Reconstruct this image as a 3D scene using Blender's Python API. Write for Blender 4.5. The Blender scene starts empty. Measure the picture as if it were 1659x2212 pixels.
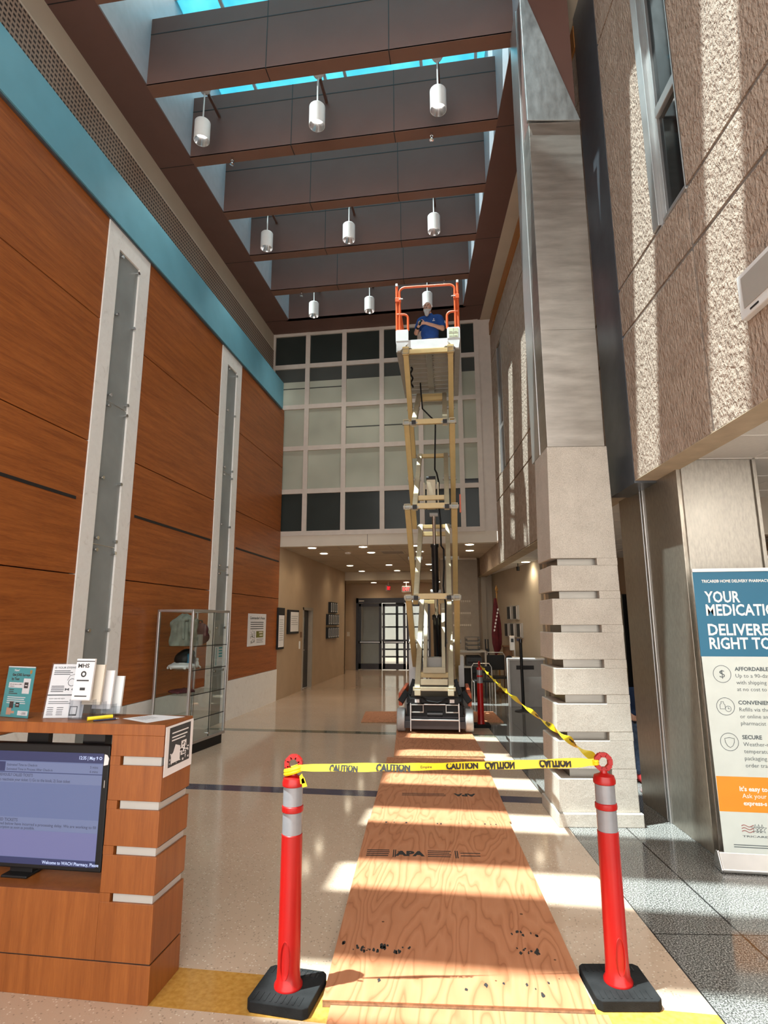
import bpy, bmesh, math, random
from mathutils import Vector, Matrix
random.seed(7)
S = bpy.context.scene
COL = S.collection
PI = math.pi

# ------------------------------------------------------------------ camera
YAW, PITCH, ROLL, FPX, YR = 0.146824, 0.188780, -0.0028579, 1250.03, 0.112847
f0 = Vector((-math.sin(YAW), math.cos(YAW), 0)); r0 = Vector((math.cos(YAW), math.sin(YAW), 0)); u0 = Vector((0, 0, 1))
fw = f0*math.cos(PITCH) + u0*math.sin(PITCH); up = u0*math.cos(PITCH) - f0*math.sin(PITCH)
rt = r0*math.cos(ROLL) + up*math.sin(ROLL); up2 = up*math.cos(ROLL) - r0*math.sin(ROLL)
cd = bpy.data.cameras.new('camera'); cam = bpy.data.objects.new('camera', cd); COL.objects.link(cam)
cam.matrix_world = Matrix(((rt.x, up2.x, -fw.x, 0), (rt.y, up2.y, -fw.y, 0), (rt.z, up2.z, -fw.z, 1.70), (0, 0, 0, 1)))
cd.sensor_fit = 'VERTICAL'; cd.sensor_height = 36.0; cd.lens = FPX/2212*36.0
cd.clip_start = 0.05; cd.clip_end = 200
S.camera = cam

# ------------------------------------------------------------------ sky, sun, exposure
W = bpy.data.worlds.new('world'); S.world = W; W.use_nodes = True
bg = W.node_tree.nodes['Background']; bg.inputs[0].default_value = (1.0, 0.965, 0.92, 1); bg.inputs[1].default_value = 2.7
sun_d = bpy.data.lights.new('sun', 'SUN'); sun_d.energy = 11.0; sun_d.angle = math.radians(0.6); sun_d.color = (0.98, 1.0, 1.0)
sun = bpy.data.objects.new('sun', sun_d); COL.objects.link(sun)
sdir = Vector((0.286, 0.155, -1.0)).normalized()
sun.rotation_euler = sdir.to_track_quat('-Z', 'Y').to_euler(); sun.location = (-6, -2, 20)
vs = S.view_settings
vs.view_transform = 'Standard'; vs.look = 'None'; vs.gamma = 1.0; vs.use_curve_mapping = False
vs.exposure = 0.6
S.cycles.max_bounces = 12; S.cycles.diffuse_bounces = 4; S.cycles.glossy_bounces = 8
S.cycles.transmission_bounces = 4; S.cycles.transparent_max_bounces = 40
S.cycles.caustics_reflective = False; S.cycles.caustics_refractive = False
S.cycles.sample_clamp_indirect = 4.0

# ------------------------------------------------------------------ node helpers and materials
MATS = {}
def nn(nt, t, **kw):
    n = nt.nodes.new(t)
    for k, v in kw.items(): setattr(n, k, v)
    return n
def base(name, col=(.5, .5, .5), rough=.5, metal=0.0, spec=.5):
    m = bpy.data.materials.new(name); m.use_nodes = True
    b = m.node_tree.nodes['Principled BSDF']
    b.inputs['Base Color'].default_value = (*col, 1); b.inputs['Roughness'].default_value = rough
    b.inputs['Metallic'].default_value = metal; b.inputs['Specular IOR Level'].default_value = spec
    MATS[name] = m
    return m, m.node_tree, b
def coords(nt, scale=(1, 1, 1), rot=(0, 0, 0)):
    tc = nn(nt, 'ShaderNodeTexCoord'); mp = nn(nt, 'ShaderNodeMapping')
    mp.inputs['Scale'].default_value = scale; mp.inputs['Rotation'].default_value = rot
    nt.links.new(tc.outputs['Object'], mp.inputs['Vector'])
    return mp.outputs['Vector']
def noise(nt, vec, scale=5, detail=4, rough=.5, dist=0):
    n = nn(nt, 'ShaderNodeTexNoise'); n.inputs['Scale'].default_value = scale; n.inputs['Detail'].default_value = detail
    n.inputs['Roughness'].default_value = rough; n.inputs['Distortion'].default_value = dist
    nt.links.new(vec, n.inputs['Vector']); return n.outputs['Fac']
def ramp(nt, fac, stops, const=False):
    r = nn(nt, 'ShaderNodeValToRGB'); e = r.color_ramp.elements
    if const: r.color_ramp.interpolation = 'CONSTANT'
    while len(e) < len(stops): e.new(.5)
    for i, (p, c) in enumerate(stops):
        e[i].position = p; e[i].color = (*c, 1) if len(c) == 3 else c
    nt.links.new(fac, r.inputs[0]); return r.outputs[0]
def bump(nt, b, h, strength=.3, dist=.01):
    n = nn(nt, 'ShaderNodeBump'); n.inputs['Strength'].default_value = strength; n.inputs['Distance'].default_value = dist
    nt.links.new(h, n.inputs['Height']); nt.links.new(n.outputs[0], b.inputs['Normal'])
def mixc(nt, fac, a, b, mode='MIX'):
    n = nn(nt, 'ShaderNodeMix', data_type='RGBA', blend_type=mode)
    for s, v in ((0, fac), (6, a), (7, b)):
        if hasattr(v, 'is_linked'): nt.links.new(v, n.inputs[s])
        elif isinstance(v, (int, float)): n.inputs[s].default_value = v
        else: n.inputs[s].default_value = (*v, 1)
    return n.outputs[2]
def mth(nt, op, a, b=0.0, c=None):
    n = nn(nt, 'ShaderNodeMath', operation=op)
    for i, v in enumerate((a, b) if c is None else (a, b, c)):
        if hasattr(v, 'is_linked'): nt.links.new(v, n.inputs[i])
        else: n.inputs[i].default_value = v
    return n.outputs[0]
def mat(name, col, rough=.5, metal=0.0, var=.08, vscale=8, bumps=0, spec=.5):
    """plain coating with a slight procedural variation of tone"""
    m, nt, b = base(name, col, rough, metal, spec)
    v = coords(nt)
    f = noise(nt, v, vscale, 3)
    c = ramp(nt, f, [(.3, tuple(x*(1-var) for x in col)), (.7, tuple(min(1, x*(1+var)) for x in col))])
    nt.links.new(c, b.inputs['Base Color'])
    if bumps: bump(nt, b, noise(nt, v, vscale*12, 3), bumps, .003)
    return m
def emis(name, col, strength):
    m, nt, b = base(name, (0.02, 0.02, 0.02), .4)
    b.inputs['Emission Color'].default_value = (*col, 1); b.inputs['Emission Strength'].default_value = strength
    return m
def glass(name, tint=(1, 1, 1), refl=.08, rough=0.02):
    m = bpy.data.materials.new(name); m.use_nodes = True; nt = m.node_tree; nt.nodes.clear()
    out = nn(nt, 'ShaderNodeOutputMaterial'); t = nn(nt, 'ShaderNodeBsdfTransparent'); g = nn(nt, 'ShaderNodeBsdfGlossy')
    t.inputs[0].default_value = (*tint, 1); g.inputs['Roughness'].default_value = rough
    fr = nn(nt, 'ShaderNodeLayerWeight'); fr.inputs[0].default_value = refl*2.2
    mx = nn(nt, 'ShaderNodeMixShader'); nt.links.new(mth(nt, 'MINIMUM', fr.outputs['Fresnel'], .22), mx.inputs[0])
    nt.links.new(t.outputs[0], mx.inputs[1]); nt.links.new(g.outputs[0], mx.inputs[2]); nt.links.new(mx.outputs[0], out.inputs[0])
    MATS[name] = m; return m
def wood(name, dark, light, axis='Y', rough=.35, scale=1.0, fine=1.0, spec=.5):
    m, nt, b = base(name, light, rough, 0, spec)
    s = {'X': (.7, 14, 14), 'Y': (14, .7, 14), 'Z': (14, 14, .7)}[axis]
    v = coords(nt, tuple(k*scale for k in s))
    a = noise(nt, v, 1.6, 6, .6, .4); g = noise(nt, v, 14*fine, 3, .6)
    f = mth(nt, 'ADD', mth(nt, 'MULTIPLY', a, .62), mth(nt, 'MULTIPLY', g, .38))
    c = ramp(nt, f, [(.32, dark), (.5, tuple((p+q)/2 for p, q in zip(dark, light))), (.68, light)])
    nt.links.new(c, b.inputs['Base Color'])
    bump(nt, b, g, .04, .002)
    return m

M = {}
M['wall_wood'] = wood('wood_panel', (.20, .052, .011), (.43, .130, .028), 'Y', .42, 1.0, 1.0, .35)
M['desk_wood'] = wood('cherry_veneer', (.19, .052, .009), (.315, .100, .021), 'Z', .38, 1.3)
M['groove'] = mat('groove_black', (.012, .010, .010), .6)
def _marble():
    m, nt, b = base('white_stone', (.74, .70, .66), .4)
    v = coords(nt); f = noise(nt, v, 7, 8, .65, 1.5)
    nt.links.new(ramp(nt, f, [(.30, (.70, .67, .63)), (.40, (.82, .795, .765)), (.7, (.87, .85, .82))]), b.inputs['Base Color'])
    return m
M['marble'] = _marble()
M['frost'] = mat('frosted_panel', (.25, .265, .26), .40, 0, .10, 3)
M['teal'] = mat('teal_paint', (.14, .37, .47), .55, 0, .10, 1.5)
M['cream'] = mat('cream_paint', (.47, .40, .31), .7, 0, .05, 2)
M['cream_light'] = mat('light_cream_paint', (.62, .55, .46), .7, 0, .04, 2)
def _grille():
    m, nt, b = base('perforated_grille', (.22, .15, .11), .6)
    tc = nn(nt, 'ShaderNodeTexCoord'); sx = nn(nt, 'ShaderNodeSeparateXYZ'); nt.links.new(tc.outputs['Object'], sx.inputs[0])
    fy = mth(nt, 'FRACT', mth(nt, 'MULTIPLY', sx.outputs[1], 17.0)); fz = mth(nt, 'FRACT', mth(nt, 'MULTIPLY', sx.outputs[2], 15.0))
    a = mth(nt, 'MULTIPLY', mth(nt, 'LESS_THAN', fy, .66), mth(nt, 'LESS_THAN', fz, .48))
    nt.links.new(mixc(nt, a, (.34, .245, .185), (.035, .022, .018)), b.inputs['Base Color'])
    return m
M['grille'] = _grille()
M['brown'] = mat('brown_ceiling_panel', (.135, .073, .060), .55, .0, .05, 2.5, 0, .25)
M['brown_lip'] = mat('brown_ceiling_lip', (.19, .098, .068), .5, .0, .05, 2.5, 0, .3)
def _stucco():
    m, nt, b = base('blasted_concrete', (.42, .33, .26), .9, 0, .2)
    v = coords(nt); f = noise(nt, v, 9, 6, .65); v2 = coords(nt, (1, 1, .55), (.5, .3, 0))
    h = noise(nt, v2, 40, 3, .55, 0)
    nt.links.new(ramp(nt, f, [(.3, (.30, .225, .175)), (.7, (.45, .355, .285))]), b.inputs['Base Color'])
    bump(nt, b, h, .85, .032)
    return m
M['stucco'] = _stucco()
M['smooth_conc'] = mat('smooth_tan_concrete', (.50, .40, .28), .8, 0, .12, 6, .2)
def _stone():
    m, nt, b = base('cast_stone', (.50, .46, .40), .85, 0, .25)
    v = coords(nt); f = noise(nt, v, 5, 6, .7); g = noise(nt, v, 150, 2)
    c = ramp(nt, f, [(.3, (.42, .375, .32)), (.7, (.54, .49, .425))])
    nt.links.new(mixc(nt, .35, c, ramp(nt, g, [(.35, (.25, .22, .19)), (.6, (.6, .55, .48))])), b.inputs['Base Color'])
    bump(nt, b, f, .25, .02)
    return m
M['stone'] = _stone()
def steel(name, col, rough, axis='Z', streak=1.0, metal=1.0):
    m, nt, b = base(name, col, rough, metal)
    s = {'Z': (30, 30, 9), 'H': (1.2, 1.2, 7), 'F': (9, 9, 3)}[axis]
    f = noise(nt, coords(nt, s), 2.0, 5, .6); g = noise(nt, coords(nt), 1.7, 3)
    nt.links.new(ramp(nt, f, [(.3, tuple(c*.82 for c in col)), (.7, tuple(min(1, c*1.12) for c in col))]), b.inputs['Base Color'])
    r = mth(nt, 'ADD', mth(nt, 'MULTIPLY', f, .16*streak), mth(nt, 'MULTIPLY', g, .16))
    nt.links.new(mth(nt, 'ADD', r, rough-.16), b.inputs['Roughness'])
    bump(nt, b, f, .03*streak, .001)
    return m
M['steel'] = steel('brushed_stainless', (.50, .47, .43), .38, 'H')
M['steel_v'] = steel('satin_stainless', (.37, .33, .275), .34, 'Z', 1.0, .8)
M['steel_dull'] = steel('dull_stainless_end', (.44, .41, .36), .46, 'Z', 1, .8)
M['steel_core'] = steel('dark_stainless_core', (.27, .25, .22), .40, 'H')
M['steel_wedge'] = steel('grey_steel_wedge', (.42, .43, .43), .42, 'F')
M['dark_metal'] = mat('dark_bronze_metal', (.045, .042, .045), .35, .6)
M['blue_metal'] = mat('blue_grey_metal', (.16, .18, .21), .30, .7)
M['alu'] = mat('aluminium', (.55, .54, .53), .35, .85, .04)
M['white_frame'] = mat('off_white_frame', (.56, .49, .43), .5, 0, .04)
M['white'] = mat('white_paint', (.78, .76, .74), .5, 0, .03)
M['tile'] = mat('ceiling_tile', (.74, .73, .70), .9, 0, .03, 30)
M['beige_wall'] = mat('beige_wall_paint', (.42, .30, .195), .75, 0, .05, 2)
M['taupe'] = mat('taupe_panel', (.33, .28, .225), .7, 0, .05)
def _dglass(name, col, rough=.05, spec=.22):
    m, nt, b = base(name, col, rough, 0, spec); 
    f = noise(nt, coords(nt), .9, 2); nt.links.new(ramp(nt, f, [(.3, tuple(c*.85 for c in col)), (.7, tuple(c*1.15 for c in col))]), b.inputs['Base Color']); return m
M['dark_glass'] = _dglass('spandrel_glass', (.030, .036, .033), .18, .15)
M['blind_glass'] = _dglass('blind_behind_glass', (.40, .41, .335), .18, .15)
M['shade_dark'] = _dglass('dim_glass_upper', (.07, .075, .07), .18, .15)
M['black_glass'] = _dglass('black_window_glass', (.006, .007, .008), .06, .15)
M['clear'] = glass('clear_glass', (.93, .96, .95), .06)
M['door_glass'] = glass('door_glass', (.85, .88, .88), .08)
def _sky_glass():
    m = glass('skylight_glass', (.90, .97, .97), .05); return m
M['sky_glass'] = _sky_glass()
def _frit():
    m = bpy.data.materials.new('fritted_skylight'); m.use_nodes = True; nt = m.node_tree; nt.nodes.clear()
    out = nn(nt, 'ShaderNodeOutputMaterial'); t = nn(nt, 'ShaderNodeBsdfTranslucent'); d = nn(nt, 'ShaderNodeBsdfDiffuse')
    f = noise(nt, coords(nt), 2.2, 4)
    c = ramp(nt, f, [(.3, (.14, .44, .53)), (.7, (.24, .56, .64))])
    nt.links.new(c, t.inputs[0]); nt.links.new(c, d.inputs[0])
    mx = nn(nt, 'ShaderNodeMixShader'); mx.inputs[0].default_value = .4
    nt.links.new(t.outputs[0], mx.inputs[1]); nt.links.new(d.outputs[0], mx.inputs[2]); nt.links.new(mx.outputs[0], out.inputs[0])
    return m
M['frit'] = _frit()
M['well'] = mat('skylight_well_paint', (.40, .42, .46), .45, 0, .05)

def _floor():
    m, nt, b = base('polished_terrazzo', (.5, .42, .34), .16, 0, .5)
    tc = nn(nt, 'ShaderNodeTexCoord'); sx = nn(nt, 'ShaderNodeSeparateXYZ'); nt.links.new(tc.outputs['Object'], sx.inputs[0])
    X, Y = sx.outputs[0], sx.outputs[1]
    U = mth(nt, 'ADD', mth(nt, 'MULTIPLY', X, math.cos(YR)), mth(nt, 'MULTIPLY', Y, math.sin(YR)))
    V = mth(nt, 'SUBTRACT', mth(nt, 'MULTIPLY', Y, math.cos(YR)), mth(nt, 'MULTIPLY', X, math.sin(YR)))
    vec = tc.outputs['Object']
    def chips(scale, dark, lo):
        vo = nn(nt, 'ShaderNodeTexVoronoi'); vo.inputs['Scale'].default_value = scale; nt.links.new(vec, vo.inputs['Vector'])
        sep = nn(nt, 'ShaderNodeSeparateColor'); nt.links.new(vo.outputs['Color'], sep.inputs[0])
        near = mth(nt, 'LESS_THAN', vo.outputs['Distance'], .34)
        a = mth(nt, 'MULTIPLY', near, mth(nt, 'GREATER_THAN', sep.outputs[0], .86)); d = mth(nt, 'MULTIPLY', near, mth(nt, 'LESS_THAN', sep.outputs[0], lo))
        return a, d
    la, lda = chips(70, 0, .22)
    big = noise(nt, vec, 1.3, 3)
    beige = ramp(nt, big, [(.3, (.53, .385, .28)), (.7, (.58, .425, .315))])
    fine = noise(nt, vec, 160, 2)
    beige = mixc(nt, mth(nt, 'MULTIPLY', fine, .45), beige, (.44, .315, .225))
    beige = mixc(nt, mth(nt, 'MULTIPLY', la, .75), beige, (.72, .62, .50))
    beige = mixc(nt, mth(nt, 'MULTIPLY', lda, .55), beige, (.22, .165, .125))
    rng = lambda q, a, c: mth(nt, 'MULTIPLY', mth(nt, 'GREATER_THAN', q, a), mth(nt, 'LESS_THAN', q, c))
    navy = ramp(nt, fine, [(.3, (.055, .055, .085)), (.7, (.085, .085, .125))])
    c = mixc(nt, rng(Y, 6.10, 6.30), beige, navy)
    c = mixc(nt, rng(Y, 9.33, 9.53), c, (.15, .14, .10))
    yl = ramp(nt, noise(nt, vec, 38, 4), [(.3, (.42, .20, .035)), (.7, (.56, .30, .07))])
    c = mixc(nt, rng(Y, 2.80, 3.10), c, yl)
    g = noise(nt, vec, 120, 3, .7)
    pep = ramp(nt, g, [(.38, (.030, .028, .027)), (.5, (.105, .10, .093)), (.61, (.42, .40, .37))])
    edge = mth(nt, 'MULTIPLY', mth(nt, 'GREATER_THAN', U, 1.363), mth(nt, 'GREATER_THAN', mth(nt, 'ADD', mth(nt, 'MULTIPLY', V, 1.0), 4.0), 0))
    c = mixc(nt, edge, c, pep)
    j = mth(nt, 'MAXIMUM', rng(U, 1.362, 1.370), rng(U, 1.84, 1.852))
    j = mth(nt, 'MAXIMUM', j, mth(nt, 'MULTIPLY', rng(U, 1.37, 2.6), mth(nt, 'LESS_THAN', mth(nt, 'FRACT', mth(nt, 'MULTIPLY', V, .55)), .005)))
    c = mixc(nt, j, c, (.02, .02, .02))
    nt.links.new(c, b.inputs['Base Color'])
    nt.links.new(mth(nt, 'ADD', mth(nt, 'MULTIPLY', big, .08), .055), b.inputs['Roughness'])
    return m
M['floor'] = _floor()
def _ply():
    m, nt, b = base('plywood', (.60, .34, .17), .62, 0, .3)
    v = coords(nt, (1.0, .16, 1.0))
    d = noise(nt, v, 3.2, 2.5, .5, .25)
    w = nn(nt, 'ShaderNodeMath', operation='FRACT')
    nt.links.new(mth(nt, 'MULTIPLY', mth(nt, 'ADD', d, mth(nt, 'MULTIPLY', noise(nt, coords(nt, (1, .3, 1)), 9, 2), .07)), 19.0), w.inputs[0])
    ring = ramp(nt, w.outputs[0], [(0, (.24, .078, .028)), (.16, (.43, .170, .075)), (.7, (.50, .215, .105)), (1, (.37, .135, .055))])
    fine = noise(nt, coords(nt, (60, 3, 60)), 3, 4)
    c = mixc(nt, mth(nt, 'MULTIPLY', fine, .35), ring, (.33, .125, .052))
    big = noise(nt, coords(nt), 1.1, 3)
    c = mixc(nt, mth(nt, 'MULTIPLY', big, .5), c, (.45, .165, .085))
    vo = nn(nt, 'ShaderNodeTexVoronoi'); vo.inputs['Scale'].default_value = 7.5; vo.inputs['Randomness'].default_value = 1; nt.links.new(coords(nt), vo.inputs['Vector'])
    sp = nn(nt, 'ShaderNodeSeparateColor'); nt.links.new(vo.outputs['Color'], sp.inputs[0])
    k = mth(nt, 'MULTIPLY', mth(nt, 'LESS_THAN', vo.outputs['Distance'], .07), mth(nt, 'GREATER_THAN', sp.outputs[0], .45))
    c = mixc(nt, k, c, (.11, .042, .018))
    nt.links.new(c, b.inputs['Base Color']); bump(nt, b, d, .1, .004)
    return m
M['ply'] = _ply()
M['ply_edge'] = mat('plywood_edge', (.30, .17, .09), .8, 0, .3, 40)
M['ink'] = mat('black_ink', (.015, .013, .012), .7)
M['red'] = mat('safety_red_plastic', (.37, .005, .0045), .32, 0, .05)
M['reflect'] = mat('reflective_sheeting', (.27, .275, .295), .25, .25, .06, 20)
M['rubber'] = mat('black_rubber', (.013, .013, .0135), .85, 0, .3, 14, .3, .2)
M['tape'] = mat('yellow_caution_tape', (.86, .60, .012), .35, 0, .05)
M['tan_steel'] = mat('tan_painted_steel', (.60, .44, .20), .40, 0, .05)
M['pale_steel'] = mat('pale_painted_steel', (.47, .40, .27), .42, 0, .08)
M['grey_steel'] = mat('grey_painted_steel', (.40, .385, .36), .45, 0, .06)
M['lift_white'] = mat('lift_white_panel', (.72, .73, .73), .5, 0, .05)
M['orange'] = mat('orange_painted_tube', (.78, .13, .035), .38, 0, .05)
M['orange_dark'] = mat('orange_chassis_panel', (.55, .085, .025), .45)
M['black'] = mat('black_plastic', (.010, .010, .0105), .5, 0, .08, 8, 0, .3)
M['black_gloss'] = mat('black_gloss', (.010, .010, .011), .2)
M['chrome'] = mat('chrome', (.75, .75, .76), .15, 1.0, .02)
M['tyre'] = mat('grey_solid_tyre', (.42, .43, .43), .7, 0, .15, 12)
M['decal'] = mat('pale_decal', (.62, .66, .45), .5, 0, .12, 22)
M['skin'] = mat('skin', (.58, .32, .225), .55, 0, .08)
M['shirt_blue'] = mat('royal_blue_cotton', (.010, .060, .26), .85, 0, .10, 20)
M['navy_cloth'] = mat('navy_cloth', (.012, .035, .10), .85, 0, .15, 20)
M['jeans'] = mat('blue_denim', (.07, .11, .19), .9, 0, .25, 30)
M['beard'] = mat('grey_beard', (.50, .48, .46), .9, 0, .2, 40, .4)
M['khaki'] = mat('khaki_cloth', (.30, .25, .18), .9)
M['paper'] = mat('white_paper', (.76, .74, .75), .7, 0, .02)
M['paper_grey'] = mat('grey_print', (.30, .30, .30), .7)
M['print_dark'] = mat('dark_print', (.035, .04, .045), .6, 0, .25, 30)
M['teal_print'] = mat('teal_print', (.065, .36, .39), .4, 0, .03)
M['acrylic'] = glass('clear_acrylic', (.93, .94, .95), .08)
M['screen_blue'] = emis('screen_navy', (.010, .022, .115), .62)
M['screen_pale'] = emis('screen_pale', (.17, .21, .38), .62)
M['screen_mid'] = emis('screen_mid', (.125, .165, .34), .62)
M['screen_low'] = emis('screen_low', (.17, .175, .38), .62)
M['screen_text'] = emis('screen_text', (.02, .025, .06), 1.0)
M['screen_white'] = emis('screen_white_text', (.45, .52, .75), 1.0)
M['banner_blue'] = mat('banner_blue', (.006, .125, .225), .45, 0, .08, 1.2)
M['banner_white'] = mat('banner_white', (.60, .64, .60), .5, 0, .03)
M['banner_orange'] = mat('banner_orange', (.74, .27, .012), .45, 0, .03)
M['banner_ink'] = mat('banner_ink', (.055, .075, .085), .5)
M['banner_text_w'] = mat('banner_lettering', (.80, .78, .74), .5, 0, .02)
M['lamp_glow'] = emis('lamp_glow', (1.0, .97, .90), 14.0)
M['down_glow'] = emis('downlight_glow', (1.0, .86, .62), 12.0)
M['exit_red'] = emis('exit_red', (1.0, .02, .03), 1.3)
M['inlay'] = mat('white_acrylic_inlay', (.42, .415, .395), .3, 0, .04)
M['yellow_pen'] = mat('yellow_marker', (.85, .70, .03), .4)
M['navy_pen'] = mat('navy_pen', (.02, .025, .07), .3)
M['grey_cloth'] = mat('grey_green_cloth', (.20, .205, .17), .95, 0, .25, 10, .3)
M['maroon'] = mat('maroon_fabric', (.10, .018, .022), .85, 0, .2, 15)
M['brown_box'] = wood('brown_wood', (.10, .040, .012), (.20, .085, .030), 'Z', .5)
M['pole_wood'] = wood('yellow_wood', (.38, .19, .05), (.52, .28, .09), 'Z', .5)
M['flag_red'] = mat('dark_red_flag', (.10, .005, .010), .8, 0, .2, 8)
M['cab_grey'] = mat('grey_laminate', (.36, .34, .31), .5, 0, .04)
M['red_cloth'] = mat('red_cushion', (.45, .03, .03), .7)

# ------------------------------------------------------------------ mesh helpers
CY, SY = math.cos(YR), math.sin(YR)
def RW(u, v, z=0.0): return Vector((u*CY - v*SY, u*SY + v*CY, z))
class MB:
    """collects shapes and links them as one mesh object; frame 'R' = (u, v, z) along the right-hand wall"""
    def __init__(s, frame='L'): s.v = []; s.f = []; s.fr = frame
    def add(s, vs, fs):
        o = len(s.v); s.v += [Vector(p) for p in vs]; s.f += [[i+o for i in f] for f in fs]; return s
    def box(s, x0, x1, y0, y1, z0, z1):
        return s.add([(x0,y0,z0),(x1,y0,z0),(x1,y1,z0),(x0,y1,z0),(x0,y0,z1),(x1,y0,z1),(x1,y1,z1),(x0,y1,z1)],
                     [(0,3,2,1),(4,5,6,7),(0,1,5,4),(1,2,6,5),(2,3,7,6),(3,0,4,7)])
    def bar(s, a, b, w, h, upv=(0,0,1)):
        """rectangular bar from a to b: width w sideways, h along upv"""
        a = Vector(a); b = Vector(b); d = (b-a).normalized(); x = d.cross(Vector(upv))
        if x.length < 1e-5: x = d.cross(Vector((0,1,0)))
        x.normalize(); y = x.cross(d); vs = []
        for p in (a, b):
            for i, j in ((-1,-1),(1,-1),(1,1),(-1,1)): vs.append(p + x*(i*w/2) + y*(j*h/2))
        return s.add(vs, [(3,2,1,0),(4,5,6,7),(0,1,5,4),(1,2,6,5),(2,3,7,6),(3,0,4,7)])
    def ring(s, c, d, r, n, ref=None):
        d = Vector(d).normalized(); x = d.cross(ref or Vector((0,0,1)))
        if x.length < 1e-4: x = d.cross(Vector((0,1,0)))
        x.normalize(); y = d.cross(x)
        return [Vector(c) + x*(r*math.cos(2*PI*i/n)) + y*(r*math.sin(2*PI*i/n)) for i in range(n)]
    def cyl(s, a, b, r, n=16, r2=None, caps=True):
        a = Vector(a); b = Vector(b); r2 = r if r2 is None else r2
        vs = s.ring(a, b-a, r, n) + s.ring(b, b-a, r2, n)
        fs = [(i, (i+1)%n, n+(i+1)%n, n+i) for i in range(n)]
        if caps: fs += [tuple(range(n-1,-1,-1)), tuple(range(n, 2*n))]
        return s.add(vs, fs)
    def tube(s, pts, r, n=8, closed=False):
        pts = [Vector(p) for p in pts]; m = len(pts); vs = []; fs = []
        d0 = (pts[1]-pts[0]).normalized(); x = d0.cross(Vector((.13,.21,.97))).normalized()
        for i, p in enumerate(pts):
            if closed: d = pts[(i+1)%m]-pts[i-1]
            else: d = pts[min(i+1,m-1)]-pts[max(i-1,0)]
            d.normalize(); x = (x - d*x.dot(d)).normalized(); y = d.cross(x)
            vs += [p + x*(r*math.cos(2*PI*k/n)) + y*(r*math.sin(2*PI*k/n)) for k in range(n)]
        for i in range(m if closed else m-1):
            j = (i+1) % m
            fs += [(i*n+k, i*n+(k+1)%n, j*n+(k+1)%n, j*n+k) for k in range(n)]
        if not closed: fs += [tuple(range(n-1,-1,-1)), tuple(range((m-1)*n, m*n))]
        return s.add(vs, fs)
    def lathe(s, c, prof, n=24):
        vs = []; fs = []; m = len(prof); c = Vector(c)
        for r, z in prof: vs += [c + Vector((r*math.cos(2*PI*k/n), r*math.sin(2*PI*k/n), z)) for k in range(n)]
        for i in range(m-1): fs += [(i*n+k, i*n+(k+1)%n, (i+1)*n+(k+1)%n, (i+1)*n+k) for k in range(n)]
        fs += [tuple(range(n-1,-1,-1)), tuple(range((m-1)*n, m*n))]
        return s.add(vs, fs)
    def prism(s, poly, org, ex, ey, ez):
        """2-D polygon in (ex, ey) at org, pushed along the vector ez"""
        org, ex, ey, ez = map(Vector, (org, ex, ey, ez)); n = len(poly)
        vs = [org + ex*p[0] + ey*p[1] for p in poly]; vs += [v+ez for v in vs]
        return s.add(vs, [tuple(range(n-1,-1,-1)), tuple(range(n,2*n))] + [(i,(i+1)%n,n+(i+1)%n,n+i) for i in range(n)])
    def quad(s, a, b, c, d): return s.add([a, b, c, d], [(0,1,2,3)])
    def sphere(s, c, r, n=16, sc=(1,1,1)):
        m = n//2; vs = []; fs = []; c = Vector(c)
        for i in range(1, m):
            t = PI*i/m
            vs += [c + Vector((r*sc[0]*math.sin(t)*math.cos(2*PI*k/n), r*sc[1]*math.sin(t)*math.sin(2*PI*k/n), r*sc[2]*math.cos(t))) for k in range(n)]
        for i in range(m-2): fs += [(i*n+k, (i+1)*n+k, (i+1)*n+(k+1)%n, i*n+(k+1)%n) for k in range(n)]
        t0 = len(vs); vs += [c + Vector((0,0,r*sc[2])), c - Vector((0,0,r*sc[2]))]
        fs += [(t0, k, (k+1)%n) for k in range(n)] + [(t0+1, (m-2)*n+(k+1)%n, (m-2)*n+k) for k in range(n)]
        return s.add(vs, fs)
    def mesh(s, name):
        me = bpy.data.meshes.new(name)
        vs = [RW(*p) for p in s.v] if s.fr == 'R' else s.v
        me.from_pydata([tuple(v) for v in vs], [], s.f); me.update(); return me
def fin(o, smooth=True, bev=0):
    me = o.data
    if smooth:
        for p in me.polygons: p.use_smooth = True
        me.set_sharp_from_angle(angle=math.radians(35))
    if bev:
        b = o.modifiers.new('bevel', 'BEVEL'); b.width = bev; b.segments = 2; b.limit_method = 'ANGLE'; b.angle_limit = math.radians(40)
    return o
def setp(o, label=None, cat=None, group=None, kind=None):
    for k, v in (('label', label), ('category', cat), ('group', group), ('kind', kind)):
        if v: o[k] = v
    return o
def obj(name, mb, m, parent=None, bev=0, smooth=True, label=None):
    o = bpy.data.objects.new(name, mb if isinstance(mb, bpy.types.Mesh) else mb.mesh(name)); COL.objects.link(o)
    o.data.materials.append(m); fin(o, smooth, bev)
    if parent is not None:
        o.parent = parent
        o.matrix_parent_inverse = WORLD.get(parent.name, Matrix()).inverted()
    WORLD[o.name] = WORLD.get(parent.name, Matrix()) if parent is not None else Matrix()
    if label: o['label'] = label
    return o
WORLD = {}
def thing(name, label, cat, loc=(0,0,0), group=None, frame='L', rz=0.0):
    o = bpy.data.objects.new(name, None); COL.objects.link(o); o.empty_display_size = .05
    p = RW(*loc) if frame == 'R' else Vector(loc)
    o.location = p; o.rotation_euler = (0, 0, rz); WORLD[o.name] = Matrix.Translation(p) @ Matrix.Rotation(rz, 4, 'Z')
    return setp(o, label, cat, group)
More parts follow.
